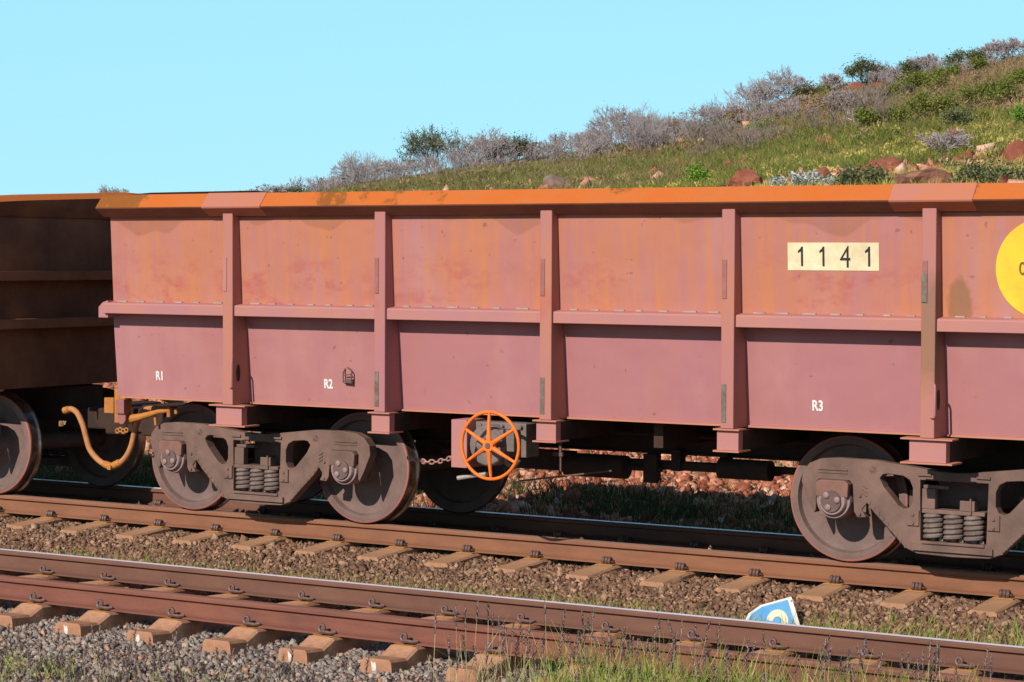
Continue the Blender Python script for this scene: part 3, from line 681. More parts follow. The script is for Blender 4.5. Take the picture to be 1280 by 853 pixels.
# bogies ------------------------------------------------------------
def half_outline():
    o = [(0, .722), (.12, .728), (.35, .756), (.60, .784), (.90, .788), (1.03, .776), (1.12, .738), (1.17, .675), (1.18, .60), (1.12, .46), (1.075, .375), (1.06, .40), (1.062, .60), (1.04, .625), (.80, .625), (.775, .60), (.76, .40), (.735, .36), (.665, .365), (.70, .42), (.66, .47), (.60, .40), (.45, .255), (.36, .165), (.27, .13), (0, .122)]
    return o
def sideframe(m, cx, y0, y1):
    h = half_outline(); ox_ = cx; cx = 0; outer = [(-u, z) for u, z in h[::-1]]+[(u, z) for u, z in h[1:-1]]
    tri = [(.565, .655), (.54, .685), (.50, .692), (.385, .682), (.335, .655), (.31, .60), (.31, .50), (.335, .455), (.375, .445), (.415, .465), (.53, .59)]
    holes = [[(cx+s*u, z) for u, z in tri] for s in (-1, 1)]
    holes.append([(cx-.245, .225), (cx-.255, .66), (cx+.255, .66), (cx+.245, .225), (cx+.20, .205), (cx-.20, .205)])
    import bmesh
    bm = bmesh.new(); edges = []
    for lp in [outer]+holes:
        vs = [bm.verts.new((x, y0, z)) for x, z in lp]
        for i in range(len(vs)): edges.append(bm.edges.new((vs[i], vs[(i+1) % len(vs)])))
    r = bmesh.ops.triangle_fill(bm, use_beauty=True, use_dissolve=False, edges=edges, normal=(0, -1, 0))
    fs = [f for f in bm.faces]
    ex = bmesh.ops.extrude_face_region(bm, geom=fs)
    for v in [e for e in ex['geom'] if isinstance(e, bmesh.types.BMVert)]: v.co.y = y1
    bmesh.ops.recalc_face_normals(bm, faces=bm.faces[:])
    bmesh.ops.dissolve_limit(bm, angle_limit=.01, verts=bm.verts[:], edges=bm.edges[:])
    bm.verts.index_update(); m.add([(v.co.x+ox_, v.co.y, v.co.z) for v in bm.verts], [tuple(v.index for v in f.verts) for f in bm.faces]); bm.free()
def make_bogie(cx):
    # local frame: the near rail head is the origin of Y and Z; the bogie cants with the track
    b = MB()
    for near in (1, 0):
        f = (lambda y: y+.055) if near else (lambda y: mir(y+.055))
        y = sorted((f(-.385), f(-.285)))
        if near: sideframe(b, cx, y[0], y[1])
        else: far = MB(); sideframe(far, cx, y[0], y[1])
    bo = MB().box(cx-.21, cx+.21, -.10, mir(-.10), .44, .69).build('bogie', 'bogie_dark', wag, bevel=.02); bo.rotation_euler = (A1, 0, 0)  # bolster coloured darker for the shade inside the frame window
    b.build('side_frame', 'bogie_cast', bo, bevel=.022, seg=3); far.build('side_frame', 'bogie_cast', bo, bevel=.022, seg=3)
    for near in (1, 0):
        f = (lambda y: y+.055) if near else (lambda y: mir(y+.055))
        def yb(m, x0, x1, a, c, z0, z1): a, c = sorted((f(a), f(c))); m.box(x0, x1, a, c, z0, z1)
        # raised flanges, stiffening ribs, casting marks
        m = MB(); yb(m, cx-.30, cx+.30, -.41, -.38, .155, .20)
        for s in (-1, 1):
            yb(m, cx+s*.93-.115, cx+s*.93+.115, -.394, -.384, .695, .705); yb(m, cx+s*.93-.115, cx+s*.93+.115, -.392, -.384, .672, .68)
            yb(m, cx+s*.30-.045, cx+s*.30+.045, -.40, -.384, .33, .44); yb(m, cx+s*.22-.05, cx+s*.22+.05, -.40, -.38, .69, .71)
            for k in range(5):
                a = k*1.25; m.tube([(cx+s*.62-.03*math.cos(a), f(-.387), .715-.03*math.sin(a)), (cx+s*.62+.03*math.cos(a), f(-.387), .715+.03*math.sin(a))], .004, 5)
            for k in range(9):
                u = .64-.035*k; z = .455-.037*k; yb(m, cx+s*u-.006, cx+s*u+.010, -.390, -.384, z+.005, z+.03)
            yb(m, cx+s*.70-.016, cx+s*.70+.03, -.375, -.36, .40, .60)
            for k in range(3): m.tube([(cx+s*.70, f(-.388), .60-.028*k), (cx+s*.66, f(-.388), .575-.028*k)], .006, 5)
            for zz in (.385, .52): m.lathe([(-.012 if near else .0, .012), (.0 if near else .012, .012)], (cx+s*.715, f(-.385), zz), 8)
            for zz in (.35, .41): m.lathe([(-.01 if near else .0, .012), (.0 if near else .01, .012)], (cx+s*.30, f(-.40), zz), 8)
        m.build('casting_ribs', 'bogie_cast', bo, bevel=.003)
        # spring plank, bolster end, wedges
        m = MB(); yb(m, cx-.235, cx+.235, -.40, -.06, .205, .225); yb(m, cx-.235, cx+.235, -.395, -.06, .425, .455)
        yb(m, cx+.05, cx+.16, -.40, -.30, .455, .53); yb(m, cx-.24, cx-.14, -.385, -.32, .455, .60); yb(m, cx+.125, cx+.14, -.412, -.30, .43, .55)
        yb(m, cx-.24, cx-.05, -.36, -.30, .60, .625)
        m.build('bolster_end', 'bogie_cast', bo, bevel=.005)
        for k in (-1, 0, 1):
            for row in ((-.335, -.20) if near else (-.335,)):
                pts = [(cx-.015+k*.152+.058*math.cos(q), f(row)+.058*math.sin(q), .235+.19*q/(2*math.pi*5.2)) for q in np.linspace(0, 2*math.pi*5.2, 70)]
                m = MB(); m.tube(pts, .0175, 7)
                m.tube([(cx-.015+k*.152, f(row), .23), (cx-.015+k*.152, f(row), .42)], .026, 8); m.build('coil_spring', 'spring_steel', bo, smooth=True)
        for s in (-1, 1):
            ax = cx+s*WB/2; sg = 1 if near else -1
            m = MB(); q = [(ax-.125, .50), (ax-.13, .60), (ax-.10, .625), (ax+.10, .625), (ax+.13, .60), (ax+.125, .50)]
            y0, y1 = sorted((f(-.43), f(-.25))); m.prismy([(a, c) for a, c in q], y0, y1); m.build('bearing_adapter', 'adapter_rust' if s < 0 else 'bogie_cast', bo, bevel=.008)
            m = MB(); P_ = [(.14, .136), (.01, .136), (-.004, .130), (-.006, .114), (-.028, .110), (-.038, .102), (-.038, .01)]
            P_ = [(a*sg, r) for a, r in P_]; cc = (ax, f(-.39), WR+.004); m.lathe(P_, cc, 30)
            a0 = random.uniform(0, 2)
            pr = []
            for k in range(3):
                q_ = a0+k*2.094; m.lathe([(0, .024), (-.024*sg, .024), (-.028*sg, .018)], (ax+.052*math.cos(q_), f(-.428), WR+.004+.052*math.sin(q_)), 8)
                pr.append((ax+.078*math.cos(q_), WR+.004+.078*math.sin(q_)))
            m.prismy(pr, min(f(-.428), f(-.436)), max(f(-.428), f(-.436)))
            m.build('axle_cap', 'cap_steel', bo, smooth=True)
    for s in (-1, 1):
        ax = cx+s*WB/2
        for near in (1, 0):
            f = (lambda y: y) if near else mir; sg = 1 if near else -1
            # wheel: front rim face at Y=-.06, tread to .03, flange to .065
            P_ = [(.085, .02), (.05, .12), (.0, .125), (-.055, .12), (-.06, .10), (-.060, .04), (-.11, .085), (-.11, .125), (-.045, .135), (-.015, .20), (-.010, .33), (-.02, .392), (-.045, .400), (-.064, .405), (-.066, .455), (-.060, .466), (-.048, .4705), (.022, WR+.002), (.038, .482), (.048, .495), (.062, .497), (.072, .485), (.072, .40), (.03, .39), (.02, .30), (.03, .16), (.07, .13), (.085, .02)]
            P_ = [(-.108, .02), (-.11, .125), (-.045, .135), (-.015, .20), (-.008, .33), (-.02, .392), (-.045, .400), (-.064, .405), (-.066, .452), (-.061, .466), (-.048, .4705), (.022, WR+.002), (.038, .482), (.048, .495), (.062, .497), (.072, .485), (.072, .40), (.03, .39), (.02, .30), (.03, .16), (.07, .13), (.085, .02)]
            ms = [0]*7+[0, 1, 1]+[2]*5+[0]*6
            m = MB(); m.lathe([(a*sg, r) for a, r in P_], (ax, f(0), WR), 72, mis=ms)
            m.build('wheel', ['wheel_plate', 'wheel_rim_red', 'wheel_tread'], bo, smooth=True)
        m = MB(); m.lathe([(-1.14, .03), (-1.14, .08), (1.14, .08), (1.14, .03)], (ax, TCY, WR), 16); m.build('axle', 'bogie_dark', bo, smooth=True)
        m = MB()
        for fy in (0, 1):
            f = (lambda y: y) if fy == 0 else mir
            y0, y1 = sorted((f(-.045), f(.045))); xi = ax-s*(WR+.035)
            m.box(xi-.03, xi+.03, y0, y1, .30, .56)
        y0, y1 = -.02, mir(-.02); xi = ax-s*(WR+.075); m.box(xi-.03, xi+.03, y0, y1, .40, .47)
        m.build('brake_beam', 'bogie_dark', bo)
    return bo
for c_ in BC: make_bogie(c_)
# writing and marks (on this wagon only)
def PY(z): return PB+(PT-PB)*(z-1.845)/(Z2+.02-1.845)
SLP = -(PT-PB)/(Z2+.02-1.845)
m = MB(); m.prismx([(PY(2.166)-.004, 2.166), (PY(2.166)-.0005, 2.166), (PY(2.365)-.0005, 2.365), (PY(2.365)-.004, 2.365)], 2.101, 2.804)
pl = m.build('number_plate', 'cream_plate', wag)
for xx in (2.205, 2.372, 2.722):      # the ones: a stem with a short slanting flag
    q = [(0, -.070), (.017, -.070), (.017, .072), (.004, .072), (-.004, .058), (-.024, .040), (-.021, .024), (0, .036)]
    z0 = 2.265; vs = [(xx+a, PY(z0+b)-.0048, z0+b) for a, b in q]+[(xx+a, PY(z0+b)-.0042, z0+b) for a, b in q]; n = len(q)
    MB().add(vs, [tuple(range(n)), tuple(range(2*n-1, n-1, -1))]+[((k+1) % n, k, n+k, n+(k+1) % n) for k in range(n)]).build('numeral', 'black_lettering', pl)
text('numeral', '4', .225, 'black_lettering', pl, 2.548, PY(2.265)-.0042, 2.265, .78, bold=-.001, lean=SLP)
dco = MB().lathe([(-.002, .345), (.002, .345)], (0, 0, 0), 72).build('yellow_disc', 'yellow_disc', wag)
dco.location = (4.006, PY(2.188)-.0035, 2.188); dco.rotation_euler = (math.atan(SLP), 0, 0)
text('numeral', '0', .125, 'disc_lettering', dco, -.154, -.003, .002, .85, bold=.001)
text('stencil', 'R1', .105, 'white_lettering', wag, -3.885, -.505-.0833*(1.21-1.02)-.002, 1.21, .78, bold=.003, lean=.0833)
text('stencil', 'R2', .105, 'white_lettering', wag, -2.08, -.505-.0833*(1.20-1.02)-.002, 1.20, .78, bold=.003, lean=.0833)
text('stencil', 'R3', .105, 'white_lettering', wag, 2.29, -.505-.0833*(1.185-1.02)-.002, 1.185, .78, bold=.003, lean=.0833)
m = MB(); X_ = -1.865; m.tube([(X_-.04, -.53, 1.33), (X_-.045, -.555, 1.30), (X_-.04, -.56, 1.22), (X_+.04, -.56, 1.215), (X_+.045, -.56, 1.305), (X_+.02, -.55, 1.33), (X_-.02, -.53, 1.34)], .0065, 6); m.box(X_-.04, X_+.04, -.54, -.50, 1.205, 1.245); m.tube([(X_-.035, -.56, 1.28), (X_+.035, -.56, 1.285)], .005, 6)
m.build('lashing_ring', 'bogie_dark', wag, smooth=False)

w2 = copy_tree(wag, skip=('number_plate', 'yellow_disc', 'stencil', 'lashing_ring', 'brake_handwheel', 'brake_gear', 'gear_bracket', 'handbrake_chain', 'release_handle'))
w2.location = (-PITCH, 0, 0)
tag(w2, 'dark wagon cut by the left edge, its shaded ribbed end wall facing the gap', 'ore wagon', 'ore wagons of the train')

# ------------------------------------------------------------------ small sign lying in the ballast
sg = empty('sign', (2.18, -1.0, -.31), (R(-14), 0, 0))
tag(sg, 'small blue sign with white border and curved cream mark, lying in the ballast', 'sign')
q = [(-.26, -.10), (.25, -.13), (.115, .165), (-.115, .085), (-.20, .02)]
def inset(q, k): cx = sum(a for a, b in q)/len(q); cy = sum(b for a, b in q)/len(q); return [(cx+(a-cx)*k, cy+(b-cy)*k) for a, b in q]
MB().prismy(q, -.002, .002).build('plate', 'sign_white', sg)
MB().prismy(inset(q, .84), -.0045, -.0022).build('blue_field', 'sign_blue', sg)
arc = [(.03+.085*math.cos(a), -.02+.085*math.sin(a)) for a in np.linspace(math.pi*1.0, -.25*math.pi, 14)]; arc2 = [(.03+.035*math.cos(a), -.02+.035*math.sin(a)) for a in np.linspace(-.25*math.pi, math.pi*1.0, 14)]
MB().prismy([(a, b) for a, b in arc+arc2], -.0065, -.0047).build('curved_mark', 'sign_cream', sg)
m = MB()
for a, b in ((.12, .135), (-.01, .13)): m.lathe([(-.006, .007), (.0, .007)], (a, 0, b), 8)
m.build('rivet', 'pad_ochre', sg)

# ------------------------------------------------------------------ grasses near the tracks
def G(lbl, o): return tag(o, lbl, None, None, 'stuff')
x, y = clumpy(4200, -9, 5, -1.6, -1.0, .05, 1.6, 2)
G('short green grass between the tracks', blades('grass', x, y, .17, .003, 'grass_green', nb=3, spread=.015))
x, y = clumpy(4000, 2.5, 5.5, -1.7, -.75, -.2, 1.6, 5)
G('green grass between the tracks at the right', blades('grass', x, y, .16, .003, 'grass_green', nb=3, spread=.02))
x, y = clumpy(3000, -6, .8, -5.7, -4.5, .25, 2.6, 1)
G('green grass clumps in the grey ballast at lower left', blades('grass', x, y, .15*(.4+.9*RNG.random(len(x))), .0036, 'grass_green', nb=7, spread=.04, lean=.5))
def feather(name, px, py, h, mat_s, mat_h):   # stems with fluffy purple seed spikes
    blades(name, px, py, h, .0016, mat_s, lean=.12, curve=.1)
x, y = clumpy(170, -3.5, 7.2, -5.2, -4.3, -1, 1, 3)
def seedheads(name, px, py, h, lbl):
    n = len(px); hh = h*RNG.uniform(.6, 1.15, n); a = RNG.uniform(0, 6.28, n); le = RNG.normal(0, .16, n); z0 = ground(px, py)
    vs = []; fs = []; sv = []; sf = []
    for i in range(n):
        d = np.array([math.cos(a[i])*le[i], math.sin(a[i])*le[i], 1.0]); base = np.array([px[i], py[i], z0[i]]); hl = min(.14, hh[i]*.45)*random.uniform(.7, 1.1)
        k = len(sv); wv = np.array([.0013, .0008, 0]); t = base+d*hh[i]; sv += [base-wv, base+wv, t+wv, t-wv]; sf.append((k, k+1, k+2, k+3))
        for j in range(44):     # bristly spikelets round the top of the stem
            u = j/43; p = base+d*(hh[i]-hl*(1-u)); q = random.uniform(0, 6.28); r = .009*math.sin(math.pi*min(1, u*.85+.12))+.003; o = np.array([math.cos(q), math.sin(q), .9])*r*1.6
            s_ = np.array([-math.sin(q), math.cos(q), 0])*.0036; k = len(vs); vs += [p-s_, p+s_, p+o+s_*.3, p+o-s_*.3]; fs.append((k, k+1, k+2, k+3))
    st = bulk(name, np.array(vs), np.array(fs), 'seed_purple'); G(lbl, st)
    bulk('stem', np.array(sv), np.array(sf), 'grass_dry', st)
seedheads('seed_grass', x, y, .30, 'purple seed headed grass along the bottom edge')
x, y = scatter(330, -5.0, 1.8, -5.3, -4.4); seedheads('seed_grass', x, y, .20, 'low purple seed heads in the grey ballast')
x, y = scatter(210, 1.3, 6.8, -4.35, -3.75); seedheads('seed_grass', x, y, .52, 'taller purple seed heads in front of the near rail')
x, y = clumpy(1000, 2.1, 7.2, -4.4, -3.7, .05, 1.4, 3); G('green grass clumps in front of the near rail', blades('grass', x, y, .42, .0038, 'grass_green', nb=4, spread=.03, lean=.3))
x, y = clumpy(380, 1.4, 7.2, -4.4, -3.8, -.2, 1.4, 8); G('dry grass in front of the near rail', blades('grass', x, y, .45, .003, 'grass_dry', nb=3, spread=.03, lean=.4))
x, y = scatter(60, 1.85, 2.5, -1.35, -1.12); G('grass in front of the blue sign', blades('grass', x, y, .19, .0028, 'grass_green', nb=2, spread=.02, lean=.5))
# bank behind the train
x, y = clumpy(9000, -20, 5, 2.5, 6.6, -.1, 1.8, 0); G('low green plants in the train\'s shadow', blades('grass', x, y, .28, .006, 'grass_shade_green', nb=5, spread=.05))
x, y = clumpy(4000, -24, 6, 4.6, 15, .45, 1.3, 6); G('green and dry grass on the bank', blades('grass', x, y, .30, .005, 'grass_green', nb=6, spread=.06))
x, y = clumpy(5000, -24, 6, 4.6, 15, .25, 1.6, 4); G('straw coloured grass on the bank', blades('grass', x, y, .22, .004, 'grass_dry', nb=6, spread=.08, lean=.6))
# hillside cover
def polar(n, b0, b1, d0, d1):
    b = np.radians(RNG.uniform(b0, b1, n)); d = np.sqrt(RNG.uniform(d0**2, d1**2, n)); return CAM[0]+d*np.sin(b), CAM[1]+d*np.cos(b)
x, y = polar(26000, -44, -15, 42, 76); k = (smoothnoise(x*1.4, y*1.1)+RNG.normal(0, .2, len(x)) > -.1) & (smoothnoise(x*.8+9, y*.8+2) < .45)
G('yellow green spinifex and grass over the lower hillside', blades('hillside_grass', x[k], y[k], .27*(.6+.8*RNG.random(k.sum())), .010, 'hill_grass', nb=9, spread=.10, lean=.7))
x, y = polar(7000, -44, -15, 42, 80); k = smoothnoise(x*.7+5, y*.7)+RNG.normal(0, .2, len(x)) > .4
G('green tussocks among the yellow hillside grass', blades('hillside_grass', x[k], y[k], .34, .011, 'hill_green', nb=12, spread=.14, lean=.6))
x, y = polar(16000, -44, -15, 70, 101); k = smoothnoise(x*.6+1, y*.6)+RNG.normal(0, .3, len(x)) > -.1
G('low brown and grey scrub over the upper hillside', blades('hillside_scrub', x[k], y[k], .42, .010, 'leaf_brown', nb=12, spread=.22, lean=.6))
x, y = polar(22000, -44, -15, 60, 100); k = smoothnoise(x*.4+3, y*.4)+RNG.normal(0, .25, len(x)) > .0
G('olive green low scrub patches on the hillside', blades('hillside_scrub', x[k], y[k], .36, .014, 'leaf_olive', nb=14, spread=.25, lean=.7))
x, y = polar(16000, -44, -15, 42, 96); k = smoothnoise(x*.8+9, y*.8+2)+RNG.normal(0, .1, len(x)) > .40
tag(stones('hillside_rocks', x[k], y[k], .13, 'stone_red', .1), 'red rock outcrop rubble scattered on the hillside', None, None, 'stuff')

def clumps(name, px, py, rad, ht, leaf, nq, mat):
    n = len(px); rad = rad*RNG.uniform(.5, 1.3, n); ht = ht*RNG.uniform(.5, 1.3, n); u = RNG.uniform(0, 2*np.pi, (n, nq)); q = RNG.random((n, nq))**.5; v = RNG.random((n, nq))
    cx = px[:, None]+np.cos(u)*q*rad[:, None]; cy = py[:, None]+np.sin(u)*q*rad[:, None]; cz = ground(px, py)[:, None]+np.sqrt(np.maximum(0, 1-q*q))*ht[:, None]*(.35+.65*v)
    P = np.stack([cx, cy, cz], -1).reshape(-1, 3); m_ = len(P); a = RNG.normal(size=(m_, 3)); a[:, 2] += .8; a /= np.linalg.norm(a, axis=1)[:, None]
    b = np.cross(a, RNG.normal(size=(m_, 3))); b /= np.linalg.norm(b, axis=1)[:, None]; s_ = leaf*RNG.uniform(.5, 1.5, (m_, 1))
    V = np.stack([P-a*s_*1.8, P+b*s_*.45, P+a*s_*1.8, P-b*s_*.45], 1).reshape(-1, 3)
    return bulk(name, V, np.arange(len(V)).reshape(-1, 4), mat)
def hp(n, d0, d1, th, f, ph, b0=-44): x, y = polar(n, b0, -15, d0, d1); k = smoothnoise(x*f+ph, y*f)+RNG.normal(0, .25, n) > th; return x[k], y[k]
for nm, lb, n_, d0, d1, th, f_, ph, rd, hh, lf, nq, mt in (
    ('spinifex', 'straw yellow spinifex hummocks on the lower hillside', 1500, 44, 78, .0, .9, 2, .30, .30, .045, 46, 'hill_grass'),
    ('hummocks', 'olive green hummocks on the hillside', 1700, 44, 97, .15, .7, 7, .34, .34, .042, 50, 'leaf_olive'),
    ('hummocks', 'dark green low hummocks on the hillside', 800, 44, 97, .25, .6, 11, .32, .30, .042, 46, 'leaf_dark'),
    ('scrub', 'brown and rust low scrub on the upper hillside', 1500, 70, 98, .0, .6, 4, .42, .40, .045, 50, 'leaf_brown')):
    x, y = hp(n_, d0, d1, th, f_, ph); G(lb, clumps(nm, x, y, rd, hh, lf, nq, mt))
def brush(n, b0, b1, d0, d1, seed, hk=1):     # thin branching twigs merged into one tangle
    rr = random.Random(seed); px, py = polar(n, b0, b1, d0, d1); A = []; Bq = []; Rr = []
    for x, y in zip(px, py):
        z = float(ground(x, y))-.03; H = rr.uniform(.45, 1.5)*(1 if rr.random() < .75 else 1.5)*hk*float(np.interp(math.degrees(math.atan2(x-CAM[0], y-CAM[1])), [-38, -35], [.45, 1])); base = Vector((x, y, z))
        def grow(p, d, L, r, dep):
            q = p+d*L; A.append(p[:]); Bq.append(q[:]); Rr.append(r)
            if dep:
                for k in range(rr.choice((2, 2, 3))): grow(q, (d+Vector((rr.gauss(0, .36), rr.gauss(0, .36), rr.gauss(.12, .18)))).normalized(), L*rr.uniform(.6, .95), r*.72, dep-1)
        for k in range(rr.randint(5, 8)):
            a = rr.uniform(0, 6.28); grow(base+Vector((rr.gauss(0, .12), rr.gauss(0, .12), 0)), Vector((math.cos(a)*.6, math.sin(a)*.6, 1)).normalized(), H*.27, .014, 4)
    A, Bq, Rr = np.array(A), np.array(Bq), np.array(Rr)[:, None]; t = Bq-A; t /= np.linalg.norm(t, axis=1)[:, None]; u = np.cross(t, [.3, .9, .1]); u /= np.linalg.norm(u, axis=1)[:, None]; v = np.cross(t, u)
    V = []
    for p, r in ((A, Rr), (Bq, Rr*.7)):
        for q in (0, 2.09, 4.19): V.append(p+np.maximum(r, .006)*(math.cos(q)*u+math.sin(q)*v))
    V = np.stack(V, 1).reshape(-1, 3); b = 6*np.arange(len(A))[:, None, None]
    return V, (np.array([[0, 1, 4, 3], [1, 2, 5, 4], [2, 0, 3, 5]])[None]+b).reshape(-1, 4)
V, F = brush(112, -38.4, -24, 89, 97.5, 5); V2, F2 = brush(30, -24, -15, 93, 98, 7, .62)
G('tangled bare mauve grey brush along the crest of the hill', bulk('crest_brush', np.concatenate([V, V2]), np.concatenate([F, F2+len(V)]), 'twig_mauve'))
V, F = brush(42, -27, -21.5, 78, 92, 6, .75); G('bare grey brown brush on the upper slope', bulk('slope_brush', V, F, 'twig_slope'))

# ------------------------------------------------------------------ boulders and bushes as single things
def on_hill(px, py):   # where the sight line through this picture point first meets the hillside
    u, v = (px-640)/2850, (426.5-py)/2850; d = np.array([fw[k]+u*rt[k]+v*up[k] for k in range(3)]); h = math.hypot(d[0], d[1])
    for dist in np.arange(36, 96, .25):
        x, y, z = (CAM[k]+d[k]/h*dist for k in range(3))
        if float(ground(x, y)) >= z: return x, y, float(ground(x, y)), dist
    return x, y, float(ground(x, y)), dist
def boulder(px, py, w_, h_, mat, label, seed):
    rr = np.random.default_rng(seed); x, y, z, dist = on_hill(px, py); w_ *= dist/2850; h_ *= dist/2850
    import bmesh
    bm = bmesh.new(); bmesh.ops.create_icosphere(bm, subdivisions=3, radius=1)
    dirs = rr.normal(size=(22, 3)); dirs /= np.linalg.norm(dirs, axis=1)[:, None]; cut = rr.uniform(.60, .88, 22)
    for v in bm.verts:
        p = np.array(v.co)
        for dd, c in zip(dirs, cut):
            q = p@dd
            if q > c: p = p-dd*(q-c)*.97
        p += rr.normal(0, .02, 3); v.co = (p[0]*w_/2, p[1]*w_*.4, p[2]*h_*.75+h_*.2)
    me = bpy.data.meshes.new('boulder'); bm.to_mesh(me); bm.free(); me.materials.append(MATS[mat])
    o = bpy.data.objects.new('boulder', me); C.objects.link(o); o.location = (x, y, z); o.rotation_euler = (0, 0, math.atan2(rt[1], rt[0]))
    tag(o, label, 'boulder', 'boulders on the hillside')
boulder(698, 240, 54, 24, 'boulder_grey', 'grey brown boulder just above the wagon rim left of the number plate', 1)
boulder(930, 236, 52, 34, 'boulder_red', 'red boulder with pale crack above the wagon rim beside silvery leaves', 2)
boulder(1028, 231, 32, 28, 'boulder_red', 'small bright red boulder right of the silvery plant', 3)
boulder(1160, 236, 92, 32, 'boulder_brown', 'long flat brown boulder above the right part of the rim', 4)
boulder(1106, 216, 50, 22, 'boulder_red', 'low dark red rock slab above the long brown boulder', 5)
boulder(882, 200, 34, 12, 'boulder_red', 'small red rock among grass above the fourth wagon post', 6)
boulder(1272, 205, 44, 30, 'boulder_red', 'dark red rock at the right edge of the hillside', 7)
boulder(1074, 117, 36, 16, 'boulder_red', 'red rocks near the crest below the grey bare bushes', 8)
boulder(1205, 94, 34, 14, 'boulder_red', 'red outcrop among green shrubs near the hilltop', 9)
boulder(1100, 112, 30, 10, 'boulder_red', 'flat red rock just right of the crest rocks', 10)
boulder(1195, 178, 26, 20, 'boulder_red', 'upright red rock in the yellow grass on the right', 11)
boulder(1035, 183, 36, 12, 'boulder_red', 'low red rocks in the yellow grass above the small red boulder', 12)
boulder(820, 213, 26, 8, 'boulder_red', 'tiny red rock right of the grey boulder', 13)
boulder(885, 236, 22, 12, 'boulder_red', 'little red rock left of the cracked red boulder at the rim', 14)

def bush(px, py, w_, h_, kind, label, seed, cat='bush', name='bush', group='bushes on the hill', lean=0):
    rr = random.Random(seed); nr = np.random.default_rng(seed); x, y, z, dist = on_hill(px, py); w_ *= dist/2850; h_ *= dist/2850
    o = empty(name, (x, y, z-.05)); tag(o, label, cat, group)
    segs = []; tips = []
    def grow(p, d, L, r, dep):
        q = p+d*L; segs.append((p, q, r, r*.62)); 
        if dep == 0: tips.append((q, d)); return
        for k in range(rr.choice((2, 3, 3)) if dep > 1 else 3):
            nd = (d+Vector((rr.gauss(0, .48), rr.gauss(0, .48), rr.gauss(.06, .30)))).normalized(); grow(q, nd, L*rr.uniform(.62, .92), r*.62, dep-1)
    bare = kind in ('mauve', 'pale', 'sparse'); dep = 5 if kind != 'pale' else 3
    nst = {'sparse': 7, 'mauve': 8, 'pale': 2, 'olive': 4, 'dark': 5, 'brown': 6, 'silver': 5, 'bright': 3}[kind]
    r0 = {'pale': .06}.get(kind, .028)
    for k in range(nst):
        a = rr.uniform(0, 6.28); d = Vector((math.cos(a)*.55*w_/h_+lean, math.sin(a)*.5, 1)).normalized(); grow(Vector((rr.gauss(0, .08*w_), rr.gauss(0, .08*w_), 0)), d, h_*.30, r0, dep-(0 if bare else 2))
    P = np.array([[*s_[0]] for s_ in segs]+[[*s_[1]] for s_ in segs]); mx = np.percentile(abs(P[:, 0]), 97)+1e-6; mz = P[:, 2].max()
    sx, sz = (w_/2)/mx, h_/mz
    V = []; F = []
    for a, b, r1, r2 in segs:
        a = np.array([a.x*sx, a.y*sx, a.z*sz]); b = np.array([b.x*sx, b.y*sx, b.z*sz]); t = b-a; t = t/np.linalg.norm(t); u = np.cross(t, [.3, .9, .1]); u /= np.linalg.norm(u); v = np.cross(t, u)
        k = len(V); r1 = max(r1, .009); r2 = max(r2, .007)
        for p, r in ((a, r1), (b, r2)):
            for q in (0, 2.09, 4.19): V.append(p+r*(math.cos(q)*u+math.sin(q)*v))
        for i in range(3): F.append((k+i, k+(i+1) % 3, k+3+(i+1) % 3, k+3+i))
    tw = {'mauve': 'twig_mauve', 'pale': 'twig_pale', 'brown': 'twig_mauve', 'silver': 'twig_pale'}.get(kind, 'twig_dark')
    bulk('branches', np.array(V), np.array(F), tw, o)
    nl = {'sparse': 5, 'mauve': 1, 'pale': 0, 'olive': 24, 'dark': 13, 'brown': 14, 'silver': 12, 'bright': 14}[kind]
    if nl:
        lm = {'sparse': 'leaf_dark', 'mauve': 'leaf_brown', 'olive': 'leaf_olive', 'dark': 'leaf_dark', 'brown': 'leaf_brown', 'silver': 'leaf_silver', 'bright': 'leaf_bright'}[kind]
        T = np.array([[t.x*sx, t.y*sx, t.z*sz] for t, d in tips]); T = T[nr.random(len(T)) < ({'sparse': .45}.get(kind, .08) if bare else .8)]
        if not bare: T = np.concatenate([T, T*nr.uniform(.55, .95, (len(T), 1))])
        C_ = np.repeat(T, nl, 0)+nr.normal(0, .11 if kind != 'silver' else .06, (len(T)*nl, 3)); C_[:, 2] = np.maximum(C_[:, 2], .03)
        s_ = nr.uniform(.012, .03, (len(C_), 1)) if kind == 'mauve' else nr.uniform(.018, .040, (len(C_), 1)); a = nr.normal(size=(len(C_), 3)); a /= np.linalg.norm(a, axis=1)[:, None]; b = np.cross(a, nr.normal(size=(len(C_), 3))); b /= np.linalg.norm(b, axis=1)[:, None]
        V = np.stack([C_-a*s_*1.6, C_+b*s_*.7, C_+a*s_*1.6, C_-b*s_*.7], 1).reshape(-1, 3); F = np.arange(len(V)).reshape(-1, 4)
        bulk('foliage', V, F, lm, o)
